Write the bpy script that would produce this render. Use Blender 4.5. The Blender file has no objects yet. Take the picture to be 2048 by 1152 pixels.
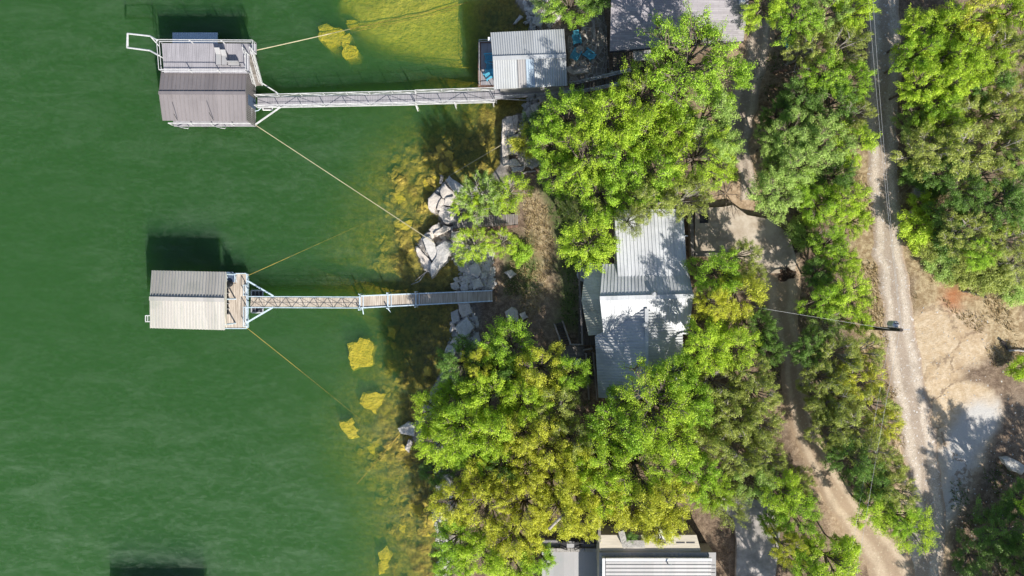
import bpy, bmesh, math, random
import numpy as np
from mathutils import Vector
D = bpy.data
scn = bpy.context.scene
R = math.radians
# ---------------------------------------------------------------- camera, light, exposure
S, H = 22.0, 73.0                       # photo pixels (2048 wide) per metre at lake level; camera height
cam = D.objects.new('camera', D.cameras.new('camera'))
scn.collection.objects.link(cam)
cam.location = (0, 0, H)
cam.rotation_euler = (0, 0, 0)
cam.data.sensor_width = 36
cam.data.lens = 18 * H * S / 1024
cam.data.clip_end = 2000
scn.camera = cam
SUN_DIR = Vector((0.52, -0.92, 1.0)).normalized()      # towards the sun
elev = math.asin(SUN_DIR.z)
azim = math.atan2(SUN_DIR.x, SUN_DIR.y)
w = D.worlds.new('World'); scn.world = w; w.use_nodes = True
nt = w.node_tree
sky = nt.nodes.new('ShaderNodeTexSky'); sky.sky_type = 'NISHITA'; sky.sun_disc = False
sky.sun_elevation = elev; sky.sun_rotation = azim
bgn = nt.nodes['Background']; nt.links.new(sky.outputs[0], bgn.inputs[0]); bgn.inputs[1].default_value = 0.10
sl = D.lights.new('sun', 'SUN'); sl.energy = 4.9; sl.angle = R(0.55); sl.color = (1.0, 0.95, 0.87)
so = D.objects.new('sun', sl); scn.collection.objects.link(so)
so.rotation_euler = SUN_DIR.to_track_quat('Z', 'Y').to_euler()
so.location = (30, -50, 80)
vs = scn.view_settings
vs.view_transform = 'Standard'; vs.look = 'None'; vs.exposure = 0.55; vs.gamma = 1; vs.use_curve_mapping = False
cy = scn.cycles
cy.max_bounces = 5; cy.diffuse_bounces = 3; cy.glossy_bounces = 2; cy.transmission_bounces = 3
cy.volume_bounces = 1; cy.transparent_max_bounces = 8
cy.use_denoising = True
cy.sample_clamp_indirect = 6

# ---------------------------------------------------------------- helpers
def P(px, py, z=0.0):
    k = (H - z) / H
    return Vector(((px - 1024) / S * k, (576 - py) / S * k, z))

def vnoise(x, y, sc, seed=0):
    x = np.asarray(x, float) / sc + 1000; y = np.asarray(y, float) / sc + 1000
    xi = np.floor(x).astype(np.int64); yi = np.floor(y).astype(np.int64)
    fx = x - xi; fy = y - yi
    fx = fx * fx * (3 - 2 * fx); fy = fy * fy * (3 - 2 * fy)
    def h(a, b):
        n = (a * 374761393 + b * 668265263 + seed * 982451653) & 0x7fffffff
        n = ((n ^ (n >> 13)) * 1274126177) & 0x7fffffff
        return ((n ^ (n >> 16)) & 0xffff) / 65535.0
    return (h(xi, yi) * (1 - fx) + h(xi + 1, yi) * fx) * (1 - fy) + (h(xi, yi + 1) * (1 - fx) + h(xi + 1, yi + 1) * fx) * fy

def fbm(x, y, sc, seed=0, o=4):
    t = 0; a = 0.5; n = 0
    for i in range(o):
        t = t + a * vnoise(x, y, sc / 2 ** i, seed + i * 17); n += a; a *= 0.5
    return t / n

def cells(x, y, sc, seed=0):
    """worley: (height id of the nearest cell 0..1, distance to the cell border)"""
    x = np.asarray(x, float) / sc + 500; y = np.asarray(y, float) / sc + 500
    xi = np.floor(x).astype(np.int64); yi = np.floor(y).astype(np.int64)
    d1 = np.full(x.shape, 9.0); d2 = np.full(x.shape, 9.0); idv = np.zeros(x.shape)
    def hh(a, b, s):
        n = (a * 73856093 + b * 19349663 + s * 83492791 + seed * 2654435) & 0x7fffffff
        n = ((n ^ (n >> 13)) * 1274126177) & 0x7fffffff
        return ((n ^ (n >> 16)) & 0xffff) / 65535.0
    for i in (-1, 0, 1):
        for j in (-1, 0, 1):
            cx = xi + i; cyy = yi + j
            dx = cx + hh(cx, cyy, 1) - x; dy = cyy + hh(cx, cyy, 2) - y
            d = np.sqrt(dx * dx + dy * dy)
            near = d < d1
            d2 = np.where(near, d1, np.minimum(d2, d))
            idv = np.where(near, hh(cx, cyy, 3), idv)
            d1 = np.where(near, d, d1)
    return idv, d2 - d1

def sstep(a, b, t):
    u = np.clip((t - a) / (b - a), 0, 1)
    return u * u * (3 - 2 * u)

SHORE = [(1040,-3000),(1040,-400),(1020,-100),(1030,0),(1050,30),(1068,60),(1090,110),(1100,160),(1098,195),(1072,215),(1045,226),(1004,236),(1000,330),(985,345),(975,360),(955,378),(934,388),
         (925,372),(895,352),(880,372),(858,392),(858,415),(874,432),(880,446),(858,460),(840,478),(830,498),(846,540),(863,553),(890,524),(912,506),(930,525),(928,548),(912,562),(910,580),
         (915,604),(916,622),(922,640),(910,658),(915,676),(898,690),(888,710),(884,740),(862,780),(835,835),(822,862),(826,884),(846,900),(872,910),(874,950),(876,985),(868,1020),(874,1060),(884,1100),(872,1150),(860,1250),(900,1600),(900,4000)]
SH = np.array([[P(a, b).x, P(a, b).y] for a, b in SHORE])
POLY = np.vstack([SH, [[3000, SH[-1][1]], [3000, SH[0][1]]]])

def inpoly(x, y, poly):
    x = np.asarray(x, float); y = np.asarray(y, float)
    r = np.zeros(x.shape, bool); n = len(poly); j = n - 1
    for i in range(n):
        xi, yi = poly[i]; xj, yj = poly[j]
        if yi != yj:
            c = ((yi > y) != (yj > y)) & (x < (xj - xi) * (y - yi) / (yj - yi) + xi)
            r ^= c
        j = i
    return r

def polydist(x, y, pts, closed=False):
    x = np.asarray(x, float); y = np.asarray(y, float)
    d = np.full(x.shape, 1e9)
    q = list(pts) + ([pts[0]] if closed else [])
    for a, b in zip(q[:-1], q[1:]):
        vx, vy = b[0] - a[0], b[1] - a[1]
        L = vx * vx + vy * vy + 1e-9
        t = np.clip(((x - a[0]) * vx + (y - a[1]) * vy) / L, 0, 1)
        d = np.minimum(d, np.hypot(x - a[0] - t * vx, y - a[1] - t * vy))
    return d

def shore_d(x, y):
    x = np.asarray(x, float); y = np.asarray(y, float)
    d = polydist(x, y, SH)
    return np.where(inpoly(x, y, POLY), d, -d)

SHELF = [(u.x, u.y) for u in (P(*q) for q in [(640,-200),(655,0),(700,60),(760,90),(850,110),(935,140),(960,-200)])]
def gz_arr(x, y):
    x = np.asarray(x, float); y = np.asarray(y, float)
    d = shore_d(x, y)
    n1 = fbm(x, y, 3.0, 5, 3) - 0.5
    up = sstep(14.0, 19.0, y)
    land = 0.45 * (1 - np.exp(-np.maximum(d, 0) / 0.7)) + 2.1 * sstep(2.5, 15, d) + 2.2 * sstep(18, 42, d) + 1.2 * up * sstep(0.8, 4.5, d) + n1 * 0.16 * np.minimum(1, np.maximum(d, 0))
    dep = np.maximum(-d, 0) + (fbm(x, y, 6, 31, 3) - 0.5) * 2.2 * sstep(0.5, 4, -d)
    bed = -(0.12 + 0.16 * np.clip(dep, 0, 4) + 0.9 * sstep(2.8, 7.0, dep) + 2.3 * sstep(5.5, 12, dep) + 3.0 * sstep(8, 22, dep))
    sd = polydist(x, y, SHELF, True); sd = np.where(inpoly(x, y, SHELF), sd, -sd)
    sh = sstep(-2.2, 1.6, sd + (fbm(x, y, 4, 77, 3) - 0.5) * 2.4)
    shz = -(0.85 - 0.4 * sstep(1, 7, sd) + (fbm(x, y, 1.6, 78, 3) - 0.5) * 0.5)
    bed = np.where(d < 0, bed * (1 - sh) + np.maximum(bed, shz) * sh, bed)
    idv, br = cells(x, y, 1.05, 3)
    id2, br2 = cells(x, y, 0.5, 9)
    rough = sstep(-7.5, -2.5, d) * (1 - sh * 0.8)
    bed = bed + rough * (idv * 0.62 + id2 * 0.16 - 0.34) * sstep(0.0, 0.22, br) * sstep(0, -0.8, d)
    bed = np.minimum(bed, -0.07)
    return np.where(d > 0, land, bed)

_gc = {}
def gz(x, y):
    k = (round(x, 2), round(y, 2))
    if k not in _gc:
        _gc[k] = float(gz_arr(np.array([x]), np.array([y]))[0])
    return _gc[k]

def PG(px, py, up=0.0):
    z = 2.0
    for _ in range(4):
        p = P(px, py, z + up); z = max(gz(p.x, p.y), -0.05)
    p = P(px, py, z + up)
    return p

ORIG = {}
def tag(o, label=None, cat=None, group=None, kind=None):
    if label: o['label'] = label
    if cat: o['category'] = cat
    if group: o['group'] = group
    if kind: o['kind'] = kind
    return o

def thing(name, label, cat, loc=(0, 0, 0), rz=0.0, group=None):
    o = D.objects.new(name, None); scn.collection.objects.link(o)
    o.location = loc; o.rotation_euler = (0, 0, rz); o.empty_display_size = 0.3
    ORIG[o.name] = Vector(loc)
    return tag(o, label, cat, group)

class MB:
    """collects shapes in world coordinates and links them as one mesh"""
    def __init__(s): s.v = []; s.f = []
    def add(s, vs_, fs):
        b = len(s.v); s.v += [tuple(q) for q in vs_]; s.f += [tuple(i + b for i in f) for f in fs]; return s
    def prism(s, bot, top):
        n = len(bot)
        return s.add(list(bot) + list(top), [tuple(range(n))[::-1], tuple(range(n, 2 * n))] + [(i, (i + 1) % n, n + (i + 1) % n, n + i) for i in range(n)])
    def slab(s, top, th):
        top = [Vector(q) for q in top]
        if (top[1] - top[0]).cross(top[2] - top[0]).z < 0: top = top[::-1]
        return s.prism([q - Vector((0, 0, th)) for q in top], top)
    def box(s, a, b):
        x0, y0, z0 = a; x1, y1, z1 = b
        return s.slab([(x0, y0, z1), (x1, y0, z1), (x1, y1, z1), (x0, y1, z1)], z1 - z0)
    def cbox(s, c, d):
        return s.box([c[i] - d[i] / 2 for i in range(3)], [c[i] + d[i] / 2 for i in range(3)])
    def bar(s, p, q, w_, h_=None):
        p = Vector(p); q = Vector(q); h_ = h_ or w_
        d = (q - p)
        if d.length < 1e-6: return s
        d.normalize()
        up = Vector((0, 0, 1)) if abs(d.z) < 0.95 else Vector((1, 0, 0))
        sd = d.cross(up).normalized(); u = sd.cross(d).normalized()
        c = [sd * (w_ / 2 * a) + u * (h_ / 2 * b) for a, b in ((-1, -1), (1, -1), (1, 1), (-1, 1))]
        return s.prism([q + i for i in c][::-1], [p + i for i in c][::-1])
    def tube(s, p, q, r0, r1=None, n=7):
        p = Vector(p); q = Vector(q); r1 = r0 if r1 is None else r1
        d = (q - p)
        if d.length < 1e-6: return s
        d.normalize(); up = Vector((0, 0, 1)) if abs(d.z) < 0.95 else Vector((1, 0, 0))
        sd = d.cross(up).normalized(); u = sd.cross(d)
        ring = lambda c, r: [c + (sd * math.cos(t) + u * math.sin(t)) * r for t in [2 * math.pi * i / n for i in range(n)]]
        a = ring(p, r0); b = ring(q, r1)
        return s.prism(b, a)
    def path(s, pts, r, n=6):
        for a, b in zip(pts[:-1], pts[1:]): s.tube(a, b, r, r, n)
        return s
    def cyl(s, c, r, h, n=16, r2=None):
        c = Vector(c); return s.tube(c, c + Vector((0, 0, h)), r, r2, n)
    def build(s, name, m, parent=None, smooth=False):
        me = D.meshes.new(name)
        o = D.objects.new(name, me); scn.collection.objects.link(o)
        off = Vector((0, 0, 0))
        if parent is not None:
            o.parent = parent; off = ORIG[parent.name]; ORIG[o.name] = off
        else: ORIG[o.name] = off
        me.from_pydata([(q[0] - off.x, q[1] - off.y, q[2] - off.z) for q in s.v], [], s.f)
        me.update()
        if smooth: me.polygons.foreach_set('use_smooth', [True] * len(me.polygons))
        if m: me.materials.append(m)
        return o

def lerp(a, b, t): return Vector(a) * (1 - t) + Vector(b) * t
def ribbed(mb, a, b, c, d, sp, rw=0.05, rh=0.05, th=0.07):
    """sheet roof: a-b along the eave, d-c along the ridge, raised seams running up the slope"""
    a, b, c, d = map(Vector, (a, b, c, d))
    mb.slab([a, b, c, d], th)
    L = max((b - a).length, (c - d).length); n = max(2, int(round(L / sp)))
    up = Vector((0, 0, rh * 0.5))
    for i in range(n + 1):
        t = min(max(i / n, rw / L), 1 - rw / L)
        p, q = lerp(a, b, t) + up, lerp(d, c, t) + up
        if (q - p).length > 0.15: mb.bar(p, q, rw, rh)
def corrugated(mb, a, b, c, d, period=0.2, amp=0.035):
    a, b, c, d = map(Vector, (a, b, c, d))
    mb.slab([q - Vector((0, 0, amp + 0.02)) for q in (a, b, c, d)], 0.05)
    n = int((b - a).length / period * 4); V = []; F = []
    for i in range(n + 1):
        o = Vector((0, 0, amp * math.sin(i * math.pi / 2)))
        V += [lerp(a, b, i / n) + o, lerp(d, c, i / n) + o]
    F = [(2 * i, 2 * i + 2, 2 * i + 3, 2 * i + 1) for i in range(n)]
    mb.add(V, F)
def planks(mb, a, b, c, d, wd, th=0.05, gap=0.012):
    """boards laid across a-b, each running from a-b towards d-c"""
    a, b, c, d = map(Vector, (a, b, c, d))
    n = max(2, int(round((b - a).length / wd)))
    for i in range(n):
        t0 = i / n + gap / (b - a).length / 2; t1 = (i + 1) / n - gap / (b - a).length / 2
        dz = Vector((0, 0, ((i * 7919) % 5) * 0.002))
        mb.slab([lerp(a, b, t0) + dz, lerp(a, b, t1) + dz, lerp(d, c, t1) + dz, lerp(d, c, t0) + dz], th)
def railing(mb, pts, h=1.0, sp=1.9, rails=(1.0, 0.5), r=0.035, post=0.045):
    for a, b in zip(pts[:-1], pts[1:]):
        a = Vector(a); b = Vector(b)
        for q in rails: mb.tube(a + Vector((0, 0, h * q)), b + Vector((0, 0, h * q)), r, r, 5)
        n = max(1, int(round((b - a).length / sp)))
        for i in range(n + 1):
            p = lerp(a, b, i / n); mb.tube(p, p + Vector((0, 0, h)), post, post, 5)

# ---------------------------------------------------------------- materials
class NT:
    def __init__(s, name):
        s.m = D.materials.new(name); s.m.use_nodes = True; s.t = s.m.node_tree; s.n = s.t.nodes
        s.b = s.n['Principled BSDF']; s.out = s.n['Material Output']
    def new(s, k, **kw):
        q = s.n.new('ShaderNode' + k)
        for a, v in kw.items(): setattr(q, a, v)
        return q
    def link(s, a, b): s.t.links.new(a, b)
    def val(s, sock, v):
        if hasattr(v, 'is_output'): s.link(v, sock)
        elif isinstance(v, tuple) and len(v) == 3 and sock.type == 'RGBA': sock.default_value = (*v, 1)
        else: sock.default_value = v
    def coord(s, kind='Object', scale=(1, 1, 1)):
        tc = s.new('TexCoord'); mp = s.new('Mapping'); s.link(tc.outputs[kind], mp.inputs[0]); mp.inputs['Scale'].default_value = scale
        return mp.outputs[0]
    def pos(s, scale=(1, 1, 1)):
        g = s.new('NewGeometry'); mp = s.new('Mapping'); s.link(g.outputs['Position'], mp.inputs[0]); mp.inputs['Scale'].default_value = scale
        return mp.outputs[0]
    def noise(s, vec, sc, det=4, rough=0.6, dist=0.0):
        q = s.new('TexNoise'); s.link(vec, q.inputs['Vector']); q.inputs['Scale'].default_value = sc; q.inputs['Detail'].default_value = det
        q.inputs['Roughness'].default_value = rough; q.inputs['Distortion'].default_value = dist
        return q.outputs['Fac']
    def voro(s, vec, sc, feat='F1', out='Distance'):
        q = s.new('TexVoronoi', feature=feat); s.link(vec, q.inputs['Vector']); q.inputs['Scale'].default_value = sc
        return q.outputs[out]
    def ramp(s, f, a, b, lo=0.0, hi=1.0):
        q = s.new('MapRange'); s.val(q.inputs[0], f); q.inputs[1].default_value = a; q.inputs[2].default_value = b
        q.inputs[3].default_value = lo; q.inputs[4].default_value = hi; q.interpolation_type = 'SMOOTHSTEP'
        return q.outputs[0]
    def mix(s, f, a, b, mode='MIX'):
        q = s.new('Mix', data_type='RGBA', blend_type=mode)
        s.val(q.inputs[0], f); s.val(q.inputs[6], a); s.val(q.inputs[7], b); return q.outputs[2]
    def math(s, op, a, b=0.0):
        q = s.new('Math', operation=op); s.val(q.inputs[0], a); s.val(q.inputs[1], b); return q.outputs[0]
    def attr(s, name):
        q = s.new('Attribute', attribute_name=name); return q.outputs['Fac']
    def bump(s, h, strength=0.5, dist=0.05):
        q = s.new('Bump'); s.link(h, q.inputs['Height']); q.inputs['Strength'].default_value = strength; q.inputs['Distance'].default_value = dist
        s.link(q.outputs[0], s.b.inputs['Normal']); return q.outputs[0]
    def done(s, col=None, rough=0.8, metal=0.0, spec=0.3):
        if col is not None: s.val(s.b.inputs['Base Color'], col)
        s.val(s.b.inputs['Roughness'], rough); s.val(s.b.inputs['Metallic'], metal)
        s.b.inputs['Specular IOR Level'].default_value = spec
        return s.m

def simple(name, c, rough=0.7, var=0.25, sc=3.0, metal=0.0, spec=0.3, stretch=(1, 1, 1)):
    """one colour with uneven weathering"""
    t = NT(name); v = t.pos(stretch)
    n = t.noise(v, sc, 5, 0.65)
    f = t.ramp(n, 0.3, 0.7)
    dk = tuple(q * (1 - var) for q in c); lt = tuple(min(1, q * (1 + var * 0.5)) for q in c)
    return t.done(t.mix(f, dk, lt), rough, metal, spec)

def metal_roof(name, c, stain=(0.16, 0.14, 0.12), amt=0.25, along='y'):
    t = NT(name)
    v = t.pos((0.25, 2.2, 0.4) if along == 'x' else (2.2, 0.25, 0.4))
    n = t.noise(v, 1.6, 5, 0.7); n2 = t.noise(t.pos(), 9, 3, 0.6); n3 = t.noise(t.pos(), 0.45, 4, 0.6)
    g = t.new('NewGeometry'); sx = t.new('SeparateXYZ'); t.link(g.outputs['Position'], sx.inputs[0])
    wn = t.new('TexWhiteNoise', noise_dimensions='1D'); t.link(t.math('FLOOR', t.math('MULTIPLY', sx.outputs[1 if along == 'x' else 0], 1.1)), wn.inputs['W'])
    col = t.mix(wn.outputs[0], tuple(q * 0.9 for q in c), tuple(q * 1.08 for q in c))
    f = t.math('MULTIPLY', t.ramp(n, 0.42, 0.78), amt)
    col = t.mix(f, col, stain)
    col = t.mix(t.math('MULTIPLY', t.ramp(n2, 0.52, 0.72), amt * 0.6), col, stain)
    col = t.mix(t.ramp(n3, 0.48, 0.72, 0, amt * 0.7), col, tuple(q * 0.8 for q in stain))
    return t.done(col, 0.42, 0.0, 0.5)

def wood(name, c, dark, along='x', sc=1.0):
    t = NT(name)
    st = (0.6 * sc, 9 * sc, 2) if along == 'x' else (9 * sc, 0.6 * sc, 2)
    n = t.noise(t.pos(st), 1.0, 4, 0.65); n2 = t.noise(t.pos(), 0.9, 3, 0.6)
    col = t.mix(t.ramp(n, 0.3, 0.72), dark, c)
    col = t.mix(t.ramp(n2, 0.4, 0.75, 0, 0.5), col, dark)
    return t.done(col, 0.85, 0, 0.2)

def rockmat(name, c1, c2, crack=(0.07, 0.06, 0.05), crack_amt=0.7):
    t = NT(name); v = t.pos()
    n = t.noise(v, 1.4, 6, 0.7); n2 = t.noise(v, 7, 5, 0.75)
    col = t.mix(t.ramp(n, 0.35, 0.7), c1, c2)
    col = t.mix(t.ramp(n2, 0.5, 0.78, 0, crack_amt), col, crack)
    h = t.math('ADD', n2, t.math('MULTIPLY', n, 1.5))
    t.bump(h, 0.9, 0.12)
    return t.done(col, 0.9, 0, 0.2)

M = {}
M['white_steel'] = simple('white_painted_steel', (0.52, 0.52, 0.52), 0.5, 0.18, 4)
M['pale_steel'] = simple('pale_blue_painted_steel', (0.50, 0.60, 0.68), 0.5, 0.2, 4)
M['galv'] = simple('galvanised_steel', (0.45, 0.46, 0.48), 0.45, 0.25, 5, 0.3)
M['dark_steel'] = simple('dark_steel', (0.03, 0.03, 0.035), 0.5, 0.3, 5)
M['black'] = simple('black_plastic', (0.012, 0.012, 0.014), 0.5, 0.3, 6)
M['white'] = simple('white_plastic', (0.75, 0.75, 0.76), 0.45, 0.1, 4)
M['blue_plastic'] = simple('turquoise_plastic', (0.10, 0.40, 0.55), 0.45, 0.2, 6)
M['navy'] = simple('blue_grey_canvas', (0.07, 0.10, 0.16), 0.7, 0.3, 6)
M['brown_roof'] = metal_roof('weathered_taupe_metal_roof', (0.19, 0.172, 0.175), (0.12, 0.108, 0.11), 0.35)
M['cream_roof'] = metal_roof('cream_metal_roof', (0.40, 0.38, 0.35), (0.26, 0.29, 0.24), 0.5)
M['white_roof'] = metal_roof('white_metal_roof', (0.52, 0.53, 0.545), (0.24, 0.26, 0.28), 0.45)
M['white_roof_x'] = metal_roof('white_metal_roof_cross', (0.50, 0.51, 0.525), (0.24, 0.25, 0.27), 0.45, 'x')
M['porch_roof'] = metal_roof('stained_cream_porch_roof', (0.48, 0.49, 0.44), (0.22, 0.21, 0.15), 0.6, 'x')
M['corr'] = metal_roof('corrugated_zinc', (0.42, 0.435, 0.445), (0.3, 0.3, 0.29), 0.4)
M['corr_old'] = metal_roof('old_corrugated_panel', (0.34, 0.33, 0.33), (0.2, 0.19, 0.18), 0.5)
M['corr_blue'] = metal_roof('fibreglass_and_shade_blue', (0.36, 0.44, 0.52), (0.3, 0.34, 0.38), 0.3)  # cabin's clear roof sheet; on the swim platform the blue stands for shade
M['grey_roof'] = metal_roof('light_grey_membrane_roof', (0.31, 0.30, 0.30), (0.21, 0.26, 0.26), 0.4)
M['wood_x'] = wood('weathered_boards', (0.46, 0.38, 0.29), (0.20, 0.155, 0.11), 'x')
M['wood_y'] = wood('weathered_decking', (0.58, 0.51, 0.43), (0.31, 0.26, 0.21), 'y')
M['wood_grey'] = wood('grey_boards', (0.30, 0.275, 0.25), (0.13, 0.115, 0.10), 'x')
M['wood_grey_y'] = wood('grey_decking', (0.33, 0.30, 0.285), (0.15, 0.13, 0.12), 'y')
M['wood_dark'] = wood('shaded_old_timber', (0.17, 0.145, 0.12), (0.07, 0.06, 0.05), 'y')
M['alu_deck'] = wood('grey_composite_decking', (0.36, 0.345, 0.365), (0.25, 0.24, 0.255), 'y', 0.6)
M['red_wood'] = wood('reddish_brown_timber', (0.25, 0.15, 0.11), (0.12, 0.075, 0.06), 'y')
M['bark'] = simple('grey_bark', (0.16, 0.13, 0.105), 0.9, 0.45, 5)
M['pale_bark'] = simple('bleached_bark', (0.33, 0.30, 0.27), 0.9, 0.35, 6)
M['dead_wood'] = simple('bleached_dead_wood', (0.40, 0.37, 0.35), 0.9, 0.3, 8)
M['cable'] = simple('pale_mooring_cable', (0.48, 0.42, 0.27), 0.7, 0.2, 1)
M['rusty'] = simple('yellowed_cable', (0.42, 0.30, 0.07), 0.8, 0.3, 1)
M['wire'] = simple('aluminium_wire', (0.5, 0.5, 0.5), 0.5, 0.1, 1)
M['pole'] = simple('tarred_pole_timber', (0.055, 0.045, 0.04), 0.85, 0.4, 4)
M['concrete'] = simple('poured_concrete', (0.40, 0.37, 0.33), 0.9, 0.25, 2)
M['bed_stone'] = rockmat('brown_silted_stone', (0.50, 0.39, 0.075), (0.32, 0.25, 0.05), (0.12, 0.09, 0.02), 0.6)
M['stone_wall'] = rockmat('pale_stonework', (0.42, 0.40, 0.37), (0.32, 0.30, 0.28))
M['rock'] = rockmat('limestone', (0.68, 0.61, 0.54), (0.52, 0.47, 0.42), crack_amt=0.5)
M['rock_grey'] = rockmat('grey_limestone', (0.60, 0.575, 0.545), (0.46, 0.44, 0.415), crack_amt=0.5)
M['rock_dark'] = rockmat('dark_fieldstone', (0.20, 0.185, 0.17), (0.12, 0.11, 0.10))
M['rock_white'] = rockmat('white_limestone', (0.62, 0.60, 0.56), (0.42, 0.40, 0.37))
M['algae'] = rockmat('algae_covered_rock', (0.80, 0.61, 0.075), (0.60, 0.46, 0.055), (0.22, 0.16, 0.02), 0.5)
M['wall_cream'] = simple('cream_siding', (0.55, 0.50, 0.42), 0.8, 0.15, 2)
M['wall_dark'] = simple('dark_brown_siding', (0.11, 0.085, 0.065), 0.85, 0.3, 2)
M['wall_grey'] = simple('grey_siding', (0.28, 0.27, 0.26), 0.8, 0.2, 2)
M['terrace'] = simple('cream_terrace_boards', (0.46, 0.415, 0.34), 0.8, 0.15, 2, 0, 0.3, (0.3, 3, 1))
M['slate'] = simple('blue_grey_metal', (0.30, 0.34, 0.42), 0.5, 0.3, 1.2, 0, 0.4, (3, 1, 1))
M['glass'] = NT('dark_glass').done((0.02, 0.025, 0.03), 0.08, 0, 0.6)

def shingle():
    t = NT('grey_shingles'); v = t.pos()
    br = t.new('TexBrick'); t.link(v, br.inputs['Vector']); br.inputs['Scale'].default_value = 1.0
    br.inputs['Brick Width'].default_value = 0.9; br.inputs['Row Height'].default_value = 0.16; br.inputs['Mortar Size'].default_value = 0.006
    br.inputs['Color1'].default_value = (0.27, 0.25, 0.265, 1); br.inputs['Color2'].default_value = (0.35, 0.33, 0.345, 1); br.inputs['Mortar'].default_value = (0.15, 0.14, 0.15, 1)
    n = t.noise(t.pos((1, 5, 1)), 3, 5, 0.7)
    col = t.mix(t.ramp(n, 0.4, 0.75, 0, 0.5), br.outputs['Color'], (0.20, 0.185, 0.20))
    return t.done(col, 0.9, 0, 0.2)
M['shingle'] = shingle()

def flag():
    t = NT('flagstone_paving'); v = t.pos()
    q = t.new('TexVoronoi', feature='DISTANCE_TO_EDGE'); t.link(v, q.inputs['Vector']); q.inputs['Scale'].default_value = 2.1
    c = t.new('TexVoronoi'); t.link(v, c.inputs['Vector']); c.inputs['Scale'].default_value = 2.1
    col = t.mix(t.ramp(c.outputs['Color'], 0.2, 0.9), (0.20, 0.17, 0.14), (0.36, 0.32, 0.27))
    col = t.mix(t.ramp(t.noise(v, 6, 4), 0.5, 0.75, 0, 0.6), col, (0.14, 0.12, 0.10))
    col = t.mix(t.ramp(q.outputs['Distance'], 0.02, 0.07), (0.42, 0.40, 0.37), col)
    return t.done(col, 0.9, 0, 0.2)
M['flag'] = flag()

def leafmat(name, dark, light, trans=0.35):
    t = NT(name); t.n.remove(t.b)
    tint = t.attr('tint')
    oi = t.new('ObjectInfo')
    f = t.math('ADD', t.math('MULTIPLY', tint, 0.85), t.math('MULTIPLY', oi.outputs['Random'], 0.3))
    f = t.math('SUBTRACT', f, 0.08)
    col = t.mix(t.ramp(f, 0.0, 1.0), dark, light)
    df = t.new('BsdfDiffuse'); t.link(col, df.inputs[0])
    tr = t.new('BsdfTranslucent'); t.link(t.mix(0.5, col, tuple(min(1, q * 1.2) for q in light)), tr.inputs[0])
    gl = t.new('BsdfGlossy'); gl.inputs['Roughness'].default_value = 0.45; gl.inputs[0].default_value = (0.8, 0.85, 0.9, 1)
    m1 = t.new('MixShader'); m1.inputs[0].default_value = trans; t.link(df.outputs[0], m1.inputs[1]); t.link(tr.outputs[0], m1.inputs[2])
    m2 = t.new('MixShader'); m2.inputs[0].default_value = 0.03; t.link(m1.outputs[0], m2.inputs[1]); t.link(gl.outputs[0], m2.inputs[2])
    t.link(m2.outputs[0], t.out.inputs[0])
    return t.m
LEAF = {
 'g': leafmat('green_leaves', (0.18, 0.31, 0.03), (0.50, 0.74, 0.065)),
 'l': leafmat('lime_leaves', (0.27, 0.42, 0.03), (0.66, 0.84, 0.08)),
 'y': leafmat('yellow_green_leaves', (0.38, 0.42, 0.04), (0.82, 0.83, 0.11)),
 'o': leafmat('olive_needles', (0.22, 0.28, 0.06), (0.60, 0.66, 0.16)),
 'p': leafmat('pale_green_leaves', (0.24, 0.36, 0.08), (0.58, 0.76, 0.20)),
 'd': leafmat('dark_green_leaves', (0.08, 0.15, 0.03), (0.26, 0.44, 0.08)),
}
# ---------------------------------------------------------------- ground, lake
def zone(poly_px):
    return np.array([[q.x, q.y] for q in (PG(a, b) for a, b in poly_px)])
def axis(segs):
    out = []
    for a, b, s in segs: out += list(np.arange(a, b, s))
    return np.array(out + [segs[-1][1]])
gx = axis([(-420, -80, 20), (-80, -48, 2), (-48, -18, 0.6), (-18, 2, 0.2), (2, 46, 0.33), (46, 80, 2), (80, 420, 20)])
gy = axis([(-420, -80, 20), (-80, -27, 2), (-27, 27, 0.25), (27, 80, 2), (80, 420, 20)])
GX, GY = np.meshgrid(gx, gy)
GZ = gz_arr(GX, GY)
nx, ny = len(gx), len(gy)
me = D.meshes.new('ground')
co = np.stack([GX, GY, GZ], -1).reshape(-1, 3)
ii = np.arange(nx * ny).reshape(ny, nx)
quads = np.stack([ii[:-1, :-1], ii[:-1, 1:], ii[1:, 1:], ii[1:, :-1]], -1).reshape(-1, 4)
me.from_pydata(co.tolist(), [], quads.tolist())
me.polygons.foreach_set('use_smooth', [True] * len(me.polygons))
def softmask(polys, soft=0.8, wob=1.2, seed=0):
    r = np.zeros(GX.shape)
    for pl in polys:
        z_ = zone(pl); d = polydist(GX, GY, z_, True); d = np.where(inpoly(GX, GY, z_), d, -d)
        d = d + (fbm(GX, GY, 2.2, seed, 4) - 0.5) * wob * 2
        r = np.maximum(r, sstep(-soft, soft, d))
    return r
gd = shore_d(GX, GY)
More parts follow.
